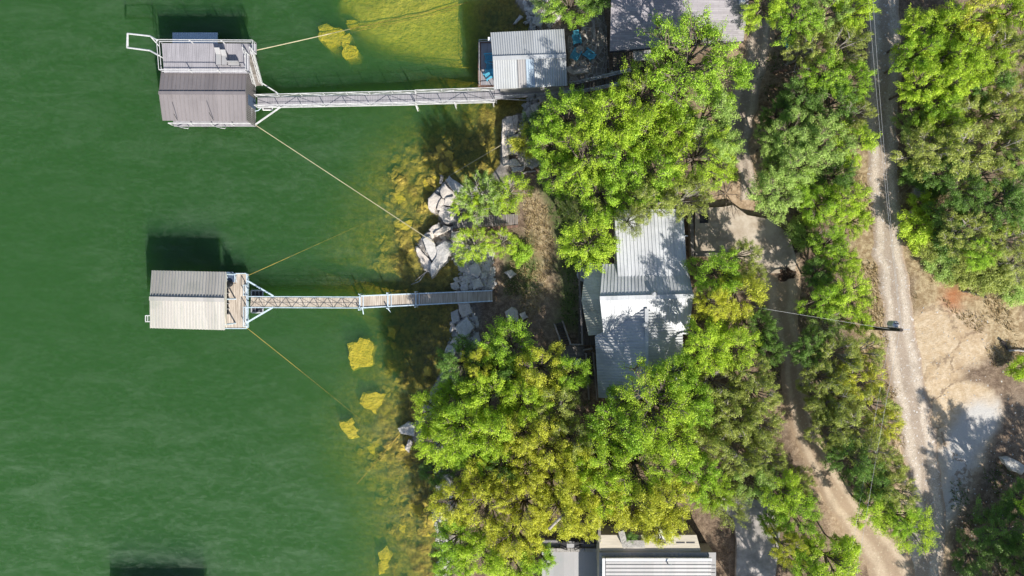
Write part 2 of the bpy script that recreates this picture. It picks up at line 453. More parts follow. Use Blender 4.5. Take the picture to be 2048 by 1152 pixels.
masks = {
 'pale': softmask([[(1815,640),(1860,610),(1890,590),(1960,640),(1985,700),(1930,740),(1925,760),(2000,790),(2012,830),(1970,900),(1940,980),(1900,1060),(1885,1152),(1880,1300),(1780,1300),(1790,1000),(1790,800)]], 0.5, 0.6, 3),
 'white': softmask([[(1920,830),(1950,800),(2000,800),(2014,835),(1970,900),(1930,990),(1890,1050),(1875,900)]], 1.0, 1.0, 8),
 'straw': softmask([[(1700,300),(1738,300),(1760,560),(1785,700),(1760,760),(1720,700),(1700,500)], [(1840,540),(2060,560),(2060,720),(1960,720),(1900,640),(1820,620)], [(1800,350),(1840,420),(1850,540),(1815,560)], [(1050,370),(1085,380),(1110,480),(1090,600),(1060,640),(1040,560),(1060,480)], [(1775,760),(1800,760),(1815,950),(1795,950)]], 0.8, 1.0, 11),
 'red': softmask([[(1885,575),(1930,565),(1945,590),(1915,605),(1890,595)]], 0.9, 1.1, 14) * 1.0,
 'tan': softmask([[(1400,395),(1470,350),(1500,300),(1480,240),(1520,210),(1540,260),(1540,420),(1600,450),(1480,520),(1390,510)], [(1440,110),(1560,50),(1540,130),(1480,260),(1440,250)], [(1560,800),(1600,820),(1740,1080),(1740,1152),(1700,1152)]], 0.8, 1.0, 17),
 'green': softmask([[(1080,370),(1165,380),(1160,660),(1120,640),(1110,480)], [(1000,470),(1060,470),(1080,580),(1020,580)], [(1880,520),(2060,500),(2060,600),(1990,590),(1900,560)]], 0.8, 1.2, 21) * 0.8,
 'shorerock': sstep(2.6, 0.6, gd + (fbm(GX, GY, 2, 41, 3) - 0.5) * 2) * (gd > -0.3),
 'bed': (GZ < -0.03) * 1.0,
 'silt': sstep(-1.5, 1.0, np.where(inpoly(GX, GY, SHELF), polydist(GX, GY, SHELF, True), -polydist(GX, GY, SHELF, True))),
}
for k, v in masks.items():
    a = me.attributes.new(k, 'FLOAT', 'POINT'); a.data.foreach_set('value', np.asarray(v, dtype=np.float32).reshape(-1))
def ground_mat():
    t = NT('ground_soil'); v = t.pos()
    n1 = t.noise(v, 0.35, 6, 0.65); n2 = t.noise(v, 2.4, 6, 0.7); n3 = t.noise(v, 11, 4, 0.75)
    vo = t.voro(v, 5.5); vs_ = t.voro(v, 2.2, 'F1', 'Color')
    col = t.mix(t.ramp(n2, 0.35, 0.68), (0.15, 0.105, 0.075), (0.32, 0.24, 0.17))
    col = t.mix(t.ramp(n3, 0.45, 0.7, 0, 0.8), col, (0.075, 0.055, 0.04))
    col = t.mix(t.ramp(n1, 0.5, 0.7, 0, 0.35), col, (0.30, 0.25, 0.19))
    spk = t.ramp(n3, 0.42, 0.66)
    straw = t.mix(t.ramp(n2, 0.38, 0.66), (0.30, 0.215, 0.12), (0.56, 0.45, 0.28))
    straw = t.mix(t.math('MULTIPLY', spk, 0.5), straw, (0.16, 0.12, 0.065))
    col = t.mix(t.attr('straw'), col, straw)
    tan = t.mix(t.ramp(n2, 0.35, 0.7), (0.33, 0.235, 0.15), (0.53, 0.41, 0.285))
    tan = t.mix(t.math('MULTIPLY', spk, 0.35), tan, (0.15, 0.105, 0.07))
    col = t.mix(t.attr('tan'), col, tan)
    pale = t.mix(t.ramp(n2, 0.32, 0.7), (0.49, 0.36, 0.22), (0.66, 0.54, 0.385))
    pale = t.mix(t.math('MULTIPLY', spk, 0.4), pale, (0.30, 0.24, 0.17))
    wh = t.mix(t.math('MULTIPLY', spk, 0.35), (0.54, 0.52, 0.49), (0.33, 0.31, 0.29))
    pale = t.mix(t.attr('white'), pale, wh)
    dv = t.noise(v, 0.9, 3, 0.6)
    wv = t.new('VectorMath', operation='ADD'); t.link(v, wv.inputs[0]); cb_ = t.new('CombineXYZ'); t.link(t.math('MULTIPLY', dv, 3.0), cb_.inputs[0]); t.link(t.math('MULTIPLY', n1, 3.0), cb_.inputs[1]); t.link(cb_.outputs[0], wv.inputs[1])
    ve = t.new('TexVoronoi', feature='DISTANCE_TO_EDGE'); t.link(wv.outputs[0], ve.inputs['Vector']); ve.inputs['Scale'].default_value = 0.16
    rill = t.math('MULTIPLY', t.ramp(ve.outputs['Distance'], 0.035, 0.008), t.ramp(n2, 0.42, 0.55))
    pale = t.mix(t.math('MULTIPLY', rill, 0.75), pale, (0.20, 0.14, 0.09))
    pale = t.mix(t.ramp(n1, 0.5, 0.62, 0, 0.45), pale, (0.36, 0.25, 0.15))
    col = t.mix(t.attr('pale'), col, pale)
    col = t.mix(t.attr('red'), col, t.mix(t.ramp(n3, 0.4, 0.65), (0.42, 0.155, 0.06), (0.30, 0.12, 0.06)))
    gr = t.mix(t.ramp(n3, 0.35, 0.65), (0.035, 0.075, 0.018), (0.10, 0.16, 0.035))
    col = t.mix(t.math('MULTIPLY', t.attr('green'), t.ramp(n2, 0.3, 0.55)), col, gr)
    rk = t.mix(t.ramp(n2, 0.35, 0.65), (0.22, 0.20, 0.18), (0.36, 0.33, 0.30))
    rk = t.mix(t.ramp(n3, 0.5, 0.7, 0, 0.7), rk, (0.09, 0.08, 0.07))
    col = t.mix(t.attr('shorerock'), col, rk)
    bd = t.mix(t.ramp(n2, 0.35, 0.68), (0.20, 0.155, 0.035), (0.52, 0.41, 0.085))
    bd = t.mix(t.ramp(n3, 0.48, 0.72, 0, 0.7), bd, (0.09, 0.065, 0.015))
    sil = t.mix(t.ramp(n2, 0.3, 0.7), (0.50, 0.43, 0.09), (0.72, 0.62, 0.14))
    bd = t.mix(t.math('MULTIPLY', t.attr('silt'), 0.8), bd, sil)
    col = t.mix(t.attr('bed'), col, bd)
    hgt = t.math('ADD', n3, t.math('MULTIPLY', n2, 0.8))
    t.bump(hgt, 0.7, 0.12)
    return t.done(col, 0.95, 0, 0.1)
me.materials.append(ground_mat())
go = D.objects.new('ground', me); scn.collection.objects.link(go); tag(go, kind='structure')

def water_mat():
    t = NT('lake_water'); t.n.remove(t.b)
    v = t.pos()
    n = t.noise(v, 1.6, 4, 0.6); n2 = t.noise(v, 6.0, 3, 0.6)
    bp = t.new('Bump'); t.link(t.math('ADD', n, t.math('MULTIPLY', n2, 0.4)), bp.inputs['Height']); bp.inputs['Strength'].default_value = 1.0; bp.inputs['Distance'].default_value = 0.05
    fr = t.new('Fresnel'); fr.inputs['IOR'].default_value = 1.33; t.link(bp.outputs[0], fr.inputs['Normal'])
    tr = t.new('BsdfTransparent'); gl = t.new('BsdfGlossy'); gl.inputs['Roughness'].default_value = 0.28
    t.link(bp.outputs[0], gl.inputs['Normal'])
    mx = t.new('MixShader'); t.link(fr.outputs[0], mx.inputs[0]); t.link(tr.outputs[0], mx.inputs[1]); t.link(gl.outputs[0], mx.inputs[2])
    # thin, patchy film of pollen and silt; a sheen is painted in at lower left
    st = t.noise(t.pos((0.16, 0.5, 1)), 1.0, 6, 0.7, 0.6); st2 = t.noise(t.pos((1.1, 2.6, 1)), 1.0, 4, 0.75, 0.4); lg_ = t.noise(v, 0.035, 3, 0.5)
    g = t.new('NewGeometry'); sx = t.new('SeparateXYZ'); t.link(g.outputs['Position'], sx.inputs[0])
    patch = t.math('MULTIPLY', t.ramp(sx.outputs[1], 2.0, -26.0), t.ramp(sx.outputs[0], -8.0, -26.0))  # mask of the painted sheen, strongest over the lower-left water
    sheen_film = t.math('MULTIPLY', t.math('ADD', t.ramp(st, 0.4, 0.75), t.ramp(st2, 0.42, 0.72, 0, 0.8)), t.math('ADD', t.math('MULTIPLY', patch, 0.075), t.ramp(lg_, 0.42, 0.65, 0.025, 0.065)))
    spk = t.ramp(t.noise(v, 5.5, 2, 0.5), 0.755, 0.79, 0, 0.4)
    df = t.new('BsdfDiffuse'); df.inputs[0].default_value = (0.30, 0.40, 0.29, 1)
    m3 = t.new('MixShader'); t.link(t.math('MAXIMUM', sheen_film, t.math('MULTIPLY', spk, t.ramp(st, 0.45, 0.6))), m3.inputs[0]); t.link(mx.outputs[0], m3.inputs[1]); t.link(df.outputs[0], m3.inputs[2])
    t.link(m3.outputs[0], t.out.inputs['Surface'])
    sc_ = t.new('VolumeScatter'); sc_.inputs['Color'].default_value = (0.126, 0.345, 0.215, 1); sc_.inputs['Density'].default_value = 1.0; sc_.inputs['Anisotropy'].default_value = 0.3
    ab = t.new('VolumeAbsorption'); ab.inputs['Color'].default_value = (0.70, 0.865, 0.36, 1); ab.inputs['Density'].default_value = 1.0
    ad = t.new('AddShader'); t.link(sc_.outputs[0], ad.inputs[0]); t.link(ab.outputs[0], ad.inputs[1]); t.link(ad.outputs[0], t.out.inputs['Volume'])
    return t.m
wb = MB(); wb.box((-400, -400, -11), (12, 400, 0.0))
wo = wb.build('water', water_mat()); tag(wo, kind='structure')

# roads
def strip(name, pts, mat, off=0.05, seed=0, jag=0.25, n_across=9, step=0.5, label=None):
    """pts: (px left, px right, py) pairs down the road"""
    L = [PG(a, y1) for a, b, y1 in pts]; Rr = [PG(b, y1) for a, b, y1 in pts]
    cum = [0]
    for a, b in zip(L[:-1], L[1:]): cum.append(cum[-1] + (b - a).length)
    V = []; UV = []; rows = int(cum[-1] / step)
    def at(arr, d):
        for i in range(len(cum) - 1):
            if d <= cum[i + 1] + 1e-6:
                t = (d - cum[i]) / (cum[i + 1] - cum[i]); t2 = t
                return arr[i] * (1 - t2) + arr[i + 1] * t2
        return arr[-1]
    for r in range(rows + 1):
        d = cum[-1] * r / rows; a = at(L, d); b = at(Rr, d)
        ja = (vnoise(d, 0, 1.1, seed) - .5) * 2 * jag; jb = (vnoise(d, 50, 1.1, seed) - .5) * 2 * jag
        dr = (b - a).normalized(); a = a - dr * float(ja); b = b + dr * float(jb)
        for c in range(n_across + 1):
            t = c / n_across; p = a * (1 - t) + b * t
            edge = min(t, 1 - t) * n_across
            p.z = 0; V.append(p); UV.append((t, d))
    Vz = gz_arr(np.array([p.x for p in V]), np.array([p.y for p in V]))
    W_ = n_across + 1
    for i, p in enumerate(V):
        p.z = float(Vz[i]) + (off if 0 < i % W_ < n_across else -0.04)
    F = [(r * W_ + c, r * W_ + c + 1, (r + 1) * W_ + c + 1, (r + 1) * W_ + c) for r in range(rows) for c in range(n_across)]
    m = D.meshes.new(name); m.from_pydata([tuple(p) for p in V], [], F)
    if m.polygons[0].normal.z < 0: m.flip_normals()
    a = m.attributes.new('across', 'FLOAT', 'POINT'); a.data.foreach_set('value', np.array([u for u, _ in UV], dtype=np.float32))
    m.polygons.foreach_set('use_smooth', [True] * len(m.polygons))
    m.materials.append(mat)
    o = D.objects.new(name, m); scn.collection.objects.link(o); return tag(o, kind='structure')

def road_mat(name, c_mid, c_track, c_edge, gravel=0.5):
    t = NT(name); v = t.pos(); ac = t.attr('across')
    n = t.noise(v, 1.1, 5, 0.65); n3 = t.noise(v, 14, 4, 0.8); vs_ = t.voro(v, 9, 'F1', 'Color')
    wob = t.math('ADD', ac, t.math('MULTIPLY', t.math('SUBTRACT', t.noise(t.pos((0.6, 0.12, 0.3)), 1.0, 3), 0.5), 0.22))
    s1 = t.ramp(t.math('ABSOLUTE', t.math('SUBTRACT', wob, 0.27)), 0.16, 0.03)
    s2 = t.ramp(t.math('ABSOLUTE', t.math('SUBTRACT', wob, 0.74)), 0.16, 0.03)
    tr = t.math('MULTIPLY', t.math('MAXIMUM', s1, s2), t.ramp(n, 0.15, 0.5))
    col = t.mix(tr, c_mid, c_track)
    ed = t.ramp(t.math('ABSOLUTE', t.math('SUBTRACT', wob, 0.5)), 0.36, 0.5)
    col = t.mix(ed, col, c_edge)
    col = t.mix(t.ramp(n, 0.4, 0.75, 0, 0.45), col, tuple(q * 0.6 for q in c_mid))
    g = t.ramp(n3, 0.4, 0.65, 0, gravel)
    col = t.mix(g, col, tuple(q * 0.45 for q in c_mid))
    col = t.mix(t.ramp(vs_, 0.75, 0.95, 0, gravel * 0.8), col, tuple(min(.7, q * 1.5) for q in c_track))
    t.bump(n3, 0.5, 0.05)
    return t.done(col, 0.95, 0, 0.1)
gravel = road_mat('road_gravel', (0.44, 0.36, 0.285), (0.66, 0.57, 0.465), (0.46, 0.33, 0.21), 0.75)
dirt = road_mat('driveway_dirt', (0.40, 0.30, 0.21), (0.55, 0.44, 0.32), (0.38, 0.275, 0.18), 0.35)
strip('road', [(1729,1803,-160),(1731,1802,0),(1733,1803,150),(1727,1797,290),(1735,1803,400),(1743,1813,500),(1758,1825,600),(1769,1839,690),(1779,1857,780),(1794,1873,860),(1809,1883,940),(1823,1893,1010),(1815,1897,1080),(1792,1887,1160),(1767,1867,1300)], gravel, 0.06, 5)
strip('drive_loop', [(1502,1548,40),(1492,1544,80),(1478,1534,130),(1462,1522,190),(1448,1508,245),(1462,1502,290),(1470,1506,340),(1478,1520,400)], road_mat('loop_drive_dirt', (0.34,0.28,0.225), (0.52,0.435,0.35), (0.36,0.27,0.18), 0.4), 0.07, 12, 0.35)
strip('driveway', [(1500,1604,505),(1518,1604,560),(1530,1598,620),(1552,1604,690),(1563,1612,760),(1568,1625,820),(1590,1650,880),(1620,1685,950),(1650,1730,1010),(1690,1790,1070),(1718,1830,1110),(1740,1840,1160)], dirt, 0.10, 9, 0.15)
pad = MB()
pp = [PG(a, b) for a, b in [(1386,418),(1440,416),(1462,412),(1490,432),(1540,440),(1575,470),(1592,520),(1588,545),(1515,548),(1478,516),(1386,513)]]
zpad = max(q.z for q in pp) + 0.12
pad.slab([Vector((q.x, q.y, zpad)) for q in pp], 0.5)
conc = NT('stained_concrete'); cv = conc.pos(); cn = conc.noise(cv, 0.8, 6, 0.7); cn2 = conc.noise(cv, 5, 5, 0.75)
cc = conc.mix(conc.ramp(cn, 0.35, 0.68), (0.33, 0.27, 0.205), (0.47, 0.41, 0.335)); cc = conc.mix(conc.ramp(cn2, 0.52, 0.75, 0, 0.5), cc, (0.2, 0.16, 0.12))
po = pad.build('parking_pad', conc.done(cc, 0.9, 0, 0.2)); tag(po, kind='structure')
yd = MB()
yp = [PG(a, b, 0.08) for a, b in [(1420,1000),(1470,985),(1545,1010),(1560,1060),(1545,1200),(1468,1200),(1470,1080),(1465,1035)]]
zy = max(q.z for q in yp)
yd.slab([Vector((q.x, q.y, zy + 0.08)) for q in yp], 0.5)
tag(yd.build('forecourt', simple('worn_grey_concrete', (0.36, 0.33, 0.31), 0.9, 0.35, 1.2)), kind='structure')
# ---------------------------------------------------------------- two-storey boat dock (upper left)
def vz(p, z): return Vector((p[0], p[1], z))
Z1, Z2 = 0.6, 4.0
c0 = P(410, 160, 0.6)
dk = thing('boat_dock', 'two-storey boat dock with a taupe gabled metal roof and a railed upper sun deck', 'boat dock', vz(c0, 0))
mb = MB(); a, b, c, d = P(347,252,Z1), P(510,252,Z1), P(508,95,Z1), P(336,95,Z1)
mb.slab([a, b, c, d], 0.3); mb.build('lower_deck', M['alu_deck'], dk)
mb = MB()
for px, py in ((350,248),(400,248),(455,248),(505,248),(506,180),(505,110),(350,110),(345,180)):
    p = P(px, py, Z1); mb = MB(); mb.cyl((p.x, p.y, -1.2), 0.16, 1.48, 10); mb.build('float', M['dark_steel'], dk)
fl = MB()
ud = [P(316,139,Z2), P(489,140,Z2), P(491,100,Z2), P(507,100,Z2), P(506,86,Z2), P(313,86,Z2)]
nw, ne, se, sw = vz(P(313,79,5), Z2), vz(P(505,80,5), Z2), vz(P(491,140,5), Z2), vz(P(317.5,139,5), Z2)
planks(fl, sw, se, vz((se.x, ne.y, 0), Z2), nw, 0.16, 0.12)
land0 = Vector((se.x + 0.02, ne.y - 0.9, Z2)); land1 = Vector((ne.x, ne.y, Z2))
fl.slab([land0, (land1.x, land0.y, Z2), land1, (land0.x, land1.y, Z2)], 0.12)
fl.build('upper_deck', M['alu_deck'], dk)
rl = MB()
railing(rl, [sw, nw], 1.0, 1.3, (1.0, 0.5), 0.028)
railing(rl, [nw, ne], 1.0, 2.6, (1.0, 0.5), 0.032, 0.045)
railing(rl, [ne, (land1.x, land0.y, Z2)], 1.0, 1.2, (1.0, 0.5), 0.028)
railing(rl, [se, (se.x, ne.y - 1.0, Z2)], 1.0, 1.3, (1.0, 0.5), 0.028)
railing(rl, [sw, se], 1.0, 2.6, (1.0, 0.5), 0.035, 0.045)
for q in (nw, lerp(nw, ne, .33), lerp(nw, ne, .66)):
    rl.cyl((q.x, q.y, 0.3), 0.07, Z2 - 0.3, 6)
rl.build('railing', M['white_steel'], dk)
# swing boom on the west end
bm_ = MB(); e = 5.0
for pts in ([P(314,80,e), P(300,72,4.7), P(255,67,4.2), P(254,95,4.2), P(300,101,4.7), P(318,111,e)],):
    bm_.path(pts, 0.075, 7)
bm_.path([P(314,80,e), P(313,84,Z2)], 0.06); bm_.path([P(300,72,4.7), P(318,92,Z2)], 0.04); bm_.path([P(256,70,4.2), P(256,93,4.2)], 0.05)
bm_.build('boom_frame', M['white_steel'], dk)
# gabled roof
zr, ze = 4.2, 3.2
rw_, re_ = P(317.5,186,zr), P(491.5,186.5,zr)
rs = MB(); sw2, se2 = P(325,241,ze), P(493,243,ze)
nw2, ne2 = P(323,136,3.6), P(494,138,3.6)
ribbed(rs, sw2, se2, re_, rw_, 0.36, 0.035, 0.05)
ribbed(rs, ne2, nw2, rw_, re_, 0.36, 0.035, 0.05)
roof_o = rs.build('roof', M['brown_roof'], dk)
rc = MB(); rc.bar(rw_ + Vector((0, 0, .07)), re_ + Vector((0, 0, .07)), 0.28, 0.06); rc.build('ridge_cap', M['brown_roof'], roof_o)
for (x0, y0), (x1, y1) in (((348,228),(355,240)), ((418,225),(427,240))):
    an = MB(); an.tube(P(x0, y0, 5.4), P(x1, y1, 3.5), 0.025); an.build('antenna', M['dark_steel'], roof_o)
wl = MB()
ew = re_ + Vector((-0.36, 0, -0.15))
e1 = vz(se2, ze - .12) + Vector((-0.15, 0, 0)); e2 = vz(ne2, 3.45) + Vector((-0.15, 0, 0))
wall_y0, wall_y1 = se2.y + 0.15, ne2.y
wl.prism([(ew.x - .08, wall_y0, Z1), (ew.x - .08, wall_y1, Z1), (ew.x - .08, wall_y1, 3.45), (ew.x - .08, ew.y, zr - .15), (ew.x - .08, wall_y0, ze - .1)],
         [(ew.x, wall_y0, Z1), (ew.x, wall_y1, Z1), (ew.x, wall_y1, 3.45), (ew.x, ew.y, zr - .15), (ew.x, wall_y0, ze - .1)])
for i in range(26):
    y = wall_y0 + (wall_y1 - wall_y0) * (i + .5) / 26
    top = ze - .2 + (zr - ze) * max(0, 1 - abs(y - ew.y) / (ew.y - wall_y0)) 
    wl.box((ew.x, y - 0.03, Z1), (ew.x + 0.04, y + 0.03, top))
wl.build('gable_wall', M['brown_roof'], dk)
dr = MB(); dr.box((ew.x + 0.045, se2.y + 1.6, Z1), (ew.x + 0.07, se2.y + 2.5, 2.6)); dr.build('door', M['navy'], dk)
sp_ = MB(); corrugated(sp_, P(345,90,Z1), P(435,90,Z1), P(435,65,Z1), P(345,65,Z1), 0.2, 0.02); sp_.build('swim_platform', M['corr_blue'], dk)  # blue of the shade is put into the platform's colour
st = MB()
tl, tr_, bl, br = P(492,101,Z2), P(506,100,Z2), P(512,172,0.9), P(525,170,0.9)
n = 15
for i in range(n):
    t = (i + .5) / n; l_, r_ = lerp(tl, bl, t), lerp(tr_, br, t)
    dy = Vector((0, 0.10, 0)); st.slab([l_ - dy, r_ - dy, r_ + dy, l_ + dy], 0.04)
stair_o = st.build('stairs', M['wood_grey'], dk)
sr = MB()
for a, b in ((tl, bl), (tr_, br)):
    sr.bar(a, b, 0.05, 0.24)
    for hh in (1.0, 0.5): sr.tube(a + Vector((0, 0, hh)), b + Vector((0, 0, hh)), 0.026, 0.026, 6)
    for i in range(8): q = lerp(a, b, i / 7); sr.tube(q, q + Vector((0, 0, 1)), 0.025, 0.025, 5)
sr.build('handrail', M['white_steel'], stair_o)
lr = MB()
railing(lr, [P(345,250,Z1), P(509,251,Z1), P(510,213,Z1)], 0.9, 1.9, (1.0,), 0.045, 0.05)
lr.bar(P(508,216,Z1), P(508,252,Z1), 0.12, 0.1)
for x in (376, 450):
    lr.path([P(x-22,252,Z1), P(x-8,256,1.2), P(x,257,1.2), P(x+2,253,Z1)], 0.03)
lr.build('guard_rail', M['white_steel'], dk)
br_ = MB()
br_.bar(P(511,249,0.75), P(567,210,0.9), 0.12); br_.bar(P(522,165,0.9), P(558,188,0.9), 0.1)
br_.build('brace', M['white_steel'], dk)
pm = MB(); pm.box(P(526,220,0.3), tuple(P(545,211,0.3) + Vector((0, 0, .25)))); p2 = pm.build('pump_platform', M['dark_steel'], dk)
q1, q2 = P(526,220,.56), P(545,211,.56); pr = MB()
pr.path([(q1.x,q1.y,.58),(q2.x,q1.y,.58),(q2.x,q2.y,.58),(q1.x,q2.y,.58),(q1.x,q1.y,.58)], 0.05); pr.build('frame', M['white'], p2)
hs = MB(); hs.path([P(510,222,0.7), P(516,221,.5), P(521,217,.5), P(524,211,.8)], 0.04); hs.build('hose', M['pale_steel'], dk)

def lounge(px, py, px2, py2, z, label):
    a, b = P(px, py, z), P(px2, py2, z)
    t = thing('chaise_lounge', label, 'lounge chair', vz((a + b) / 2, z), 0, 'brown lounge chairs on the dock sun deck')
    x0, x1, y0, y1 = min(a.x, b.x), max(a.x, b.x), min(a.y, b.y), max(a.y, b.y)
    f = MB()
    f.box((x0, y0, z + .3), (x1, y0 + (y1 - y0) * .64, z + .42)); f.build('seat', M['grey_roof'], t)
    f = MB(); ym = y0 + (y1 - y0) * .65
    f.slab([(x0, ym, z + .42), (x1, ym, z + .42), (x1, y1, z + .85), (x0, y1, z + .85)], 0.1); f.build('backrest', M['grey_roof'], t)
    for x in (x0 + .05, x1 - .05):
        for y in (y0 + .08, y1 - .15):
            f = MB(); f.cyl((x, y, z + .005), 0.035, .32, 6); f.build('leg', M['dark_steel'], t)
lounge(435.5, 132, 445.5, 101, Z2 + .002, 'longer brown lounge chair, the western of two side by side on the dock sun deck')
lounge(447, 132, 457, 105, Z2 + .002, 'shorter brown lounge chair, right beside the longer one on the dock sun deck')
a, b = P(460,134,Z2), P(482,125,Z2)
bt = thing('bench', 'low wide bench in the east corner of the dock sun deck', 'bench', vz((a + b) / 2, Z2))
f = MB(); f.box((a.x, a.y, Z2 + .38), (b.x, b.y - .18, Z2 + .46)); f.build('seat', M['grey_roof'], bt)
f = MB(); f.box((a.x, b.y - .16, Z2 + .42), (b.x, b.y - .08, Z2 + .85)); f.build('backrest', M['grey_roof'], bt)
for x in (a.x + .05, b.x - .05):
    for y in (a.y + .05, b.y - .22):
        f = MB(); f.cyl((x, y, Z2 + .005), .035, .38, 6); f.build('leg', M['dark_steel'], bt)

# ---------------------------------------------------------------- gangways
def gangway(name, label, runs, deck_mat, rail_mat, hr=1.0, post=2.0, diag='z', cross=False, board=0.15):
    """runs: (north rail pts, south rail pts) as ((px,py,z deck),(px,py,z deck)) ends, measured at the top rail"""
    p0 = P(runs[0][0][0][0], runs[0][0][0][1], 1)
    t = thing(name, label, 'gangway', vz(p0, 0))
    dm = MB(); rm = MB(); tm = MB()
    for (n0, n1), (s0, s1) in runs:
        A, B = P(n0[0], n0[1], n0[2] + hr), P(n1[0], n1[1], n1[2] + hr)
        C, E = P(s0[0], s0[1], s0[2] + hr), P(s1[0], s1[1], s1[2] + hr)
        dz = Vector((0, 0, hr))
        ins = (C - A).normalized() * 0.07
        planks(dm, A - dz + ins, B - dz + ins, E - dz - ins, C - dz - ins, board, 0.05)
        L = (B - A).length; k = max(2, int(round(L / post)))
        for a, b in ((A, B), (C, E)):
            rm.tube(a, b, 0.035, 0.035, 6); rm.tube(a - dz * .5, b - dz * .5, 0.018, 0.018, 5); rm.bar(a - dz - Vector((0, 0, .08)), b - dz - Vector((0, 0, .08)), 0.06, 0.2)
            for i in range(k + 1):
                q = lerp(a, b, i / k); tm.tube(q, q - dz, 0.035, 0.035, 5)
                if i < k and diag:
                    q2 = lerp(a, b, (i + 1) / k)
                    if i % 2 == 0 or diag == 'x': tm.tube(q, q2 - dz, 0.025, 0.025, 4)
                    if i % 2 == 1 or diag == 'x': tm.tube(q - dz, q2, 0.025, 0.025, 4)
        for i in range(k + 1):
            tm.bar(lerp(A, B, i / k) - dz - Vector((0, 0, .14)), lerp(C, E, i / k) - dz - Vector((0, 0, .14)), .08, .1)
    dm.build('deck', deck_mat, t); rm.build('handrail', rail_mat, t); tm.build('truss', rail_mat, t)
    return t
g1 = gangway('gangway', 'long grey gangway with white truss rails from the two-storey dock to the shore cabin',
    [(((508,189,0.9),(829,181,1.5)), ((508,210,0.9),(829,204,1.5))), (((830,180,1.5),(988,175,1.9)), ((831,203,1.5),(989,199,1.9)))],
    M['alu_deck'], M['white_steel'], 1.0, 2.0)
lg = MB()
for px, py in ((829,182),(829,203),(905,178),(908,202),(985,177),(986,199)):
    q = P(px, py, 2.5); lg.cyl((q.x, q.y, gz(q.x, q.y) - .2), 0.07, 2.0 - gz(q.x, q.y), 7)
lg.bar(P(829,204,1.4), P(836,222,0.3), 0.08); lg.bar(P(906,202,1.4), P(913,210,0.5), 0.08)
lg.build('support_post', M['white_steel'], g1)
g2 = gangway('gangway', 'long wooden gangway with pale blue rails from the small gabled dock to the rocky shore',
    [(((495,593,1.0),(718,594,1.1)), ((493,615,1.0),(718,616,1.1)))],
    M['wood_y'], M['pale_steel'], 1.0, 1.2, 'x', board=0.16)
dm = MB(); rm = MB()
A, B, C, E = P(719,592,1.15), P(985,581,1.1), P(719,616,1.15), P(985,602,1.1)
planks(dm, A, B, E, C, 0.17, 0.06); dm.build('shore_deck', M['wood_y'], g2)
rm.bar(A, B, .1, .22); rm.bar(C, E, .1, .22)
for px in (720, 776, 832):
    t = (px - 719) / 266; q, q2 = lerp(A, B, t), lerp(C, E, t)
    rm.bar(q + Vector((0, 0, .08)), q2 + Vector((0, 0, .08)), 0.1, 0.08); rm.bar(q + Vector((.3, 0, .08)), q2 + Vector((.3, 0, .08)), 0.06, 0.06)
    for w_, yy in ((q, .15), (q2, -.15)): rm.cyl((w_.x, w_.y + yy, gz(w_.x, w_.y) - .1), 0.06, 1.9 - gz(w_.x, w_.y), 7)
rm.bar(P(725,616,1.0), P(727,628,0.1), .07); rm.bar(P(775,616,1.0), P(781,624,.3), .08)
rm.build('crossbeam', M['pale_steel'], g2)

# ---------------------------------------------------------------- small gabled dock (lower left)
zd = 0.7
q = P(380, 600, 0)
d2 = thing('boat_dock', 'small boat dock with a cream ribbed gable roof and weathered wooden porch deck', 'boat dock', vz(q, 0))
rm = MB(); zr, ze = 4.3, 3.35
nw, ne, rw_, re_, sw, se = P(303.5,541,ze), P(452.5,544,ze), P(299.5,597,zr), P(449,600,zr), P(300,656,ze), P(449.5,660,ze)
ribbed(rm, sw, se, re_, rw_, 0.27, 0.07, 0.09); ribbed(rm, ne, nw, rw_, re_, 0.27, 0.07, 0.09)
ro = rm.build('roof', M['cream_roof'], d2)
rc = MB(); rc.bar(rw_ + Vector((0, 0, .1)), re_ + Vector((0, 0, .1)), 0.34, 0.06); rc.build('ridge_cap', M['cream_roof'], ro)
gb = MB()
for x, e0, e1, rdg in ((rw_.x + .25, sw, nw, rw_), (re_.x - .25, se, ne, re_)):
    gb.prism([(x, e0.y + .2, ze - .12), (x, e1.y - .2, ze - .12), (x, rdg.y, zr - .15)], [(x + .06, e0.y + .2, ze - .12), (x + .06, e1.y - .2, ze - .12), (x + .06, rdg.y, zr - .15)])
gb.build('gable_board', M['wall_cream'], d2)
dm = MB()
xE = P(494,600,zd).x; xW = P(452,600,zd).x
y0, y1 = P(494,656,zd).y, P(494,548,zd).y
planks(dm, (xW - .6, y0, zd), (xE, y0, zd), (xE, y1, zd), (xW - .6, y1, zd), 0.2, 0.06)
dm.build('deck', M['wood_y'], d2)
fr = MB(); xw = nw.x + .25
fr.box((xw, y0 + .01, zd - .5), (xw + .5, y1 - .01, zd - .02)); fr.box((xw + .5, y0 + .01, zd - .5), (xE - .06, y0 + .7, zd - .07)); fr.box((xw + .5, y1 - .7, zd - .5), (xE - .06, y1 - .01, zd - .07))
fr.box((xE - .05, y0, zd - .4), (xE + .05, y1, zd + .05)); fr.box((xW - .6, y1 + .01, zd - .3), (xE - .06, y1 + .08, zd + .06)); fr.box((xW - .6, y0 - .08, zd - .3), (xE - .06, y0 - .01, zd + .06))
fr.build('frame', M['pale_steel'], d2)
for x in (xw + .2, re_.x - .3):
    for y in (sw.y + .3, nw.y - .3, (sw.y + nw.y) / 2):
        f = MB(); f.cyl((x, y, zd - .3), 0.07, ze - zd + .25, 7); f.build('post', M['pale_steel'], d2)
rr = MB(); railing(rr, [(xE, y1 - 1.0, zd), (xE, y1 - 1.9, zd)], 1.0, 0.9, (1, .5), .03); railing(rr, [(xE, y0 + .2, zd), (xE, y0 + 1.9, zd)], 1.0, 1.7, (1, .5), .03)
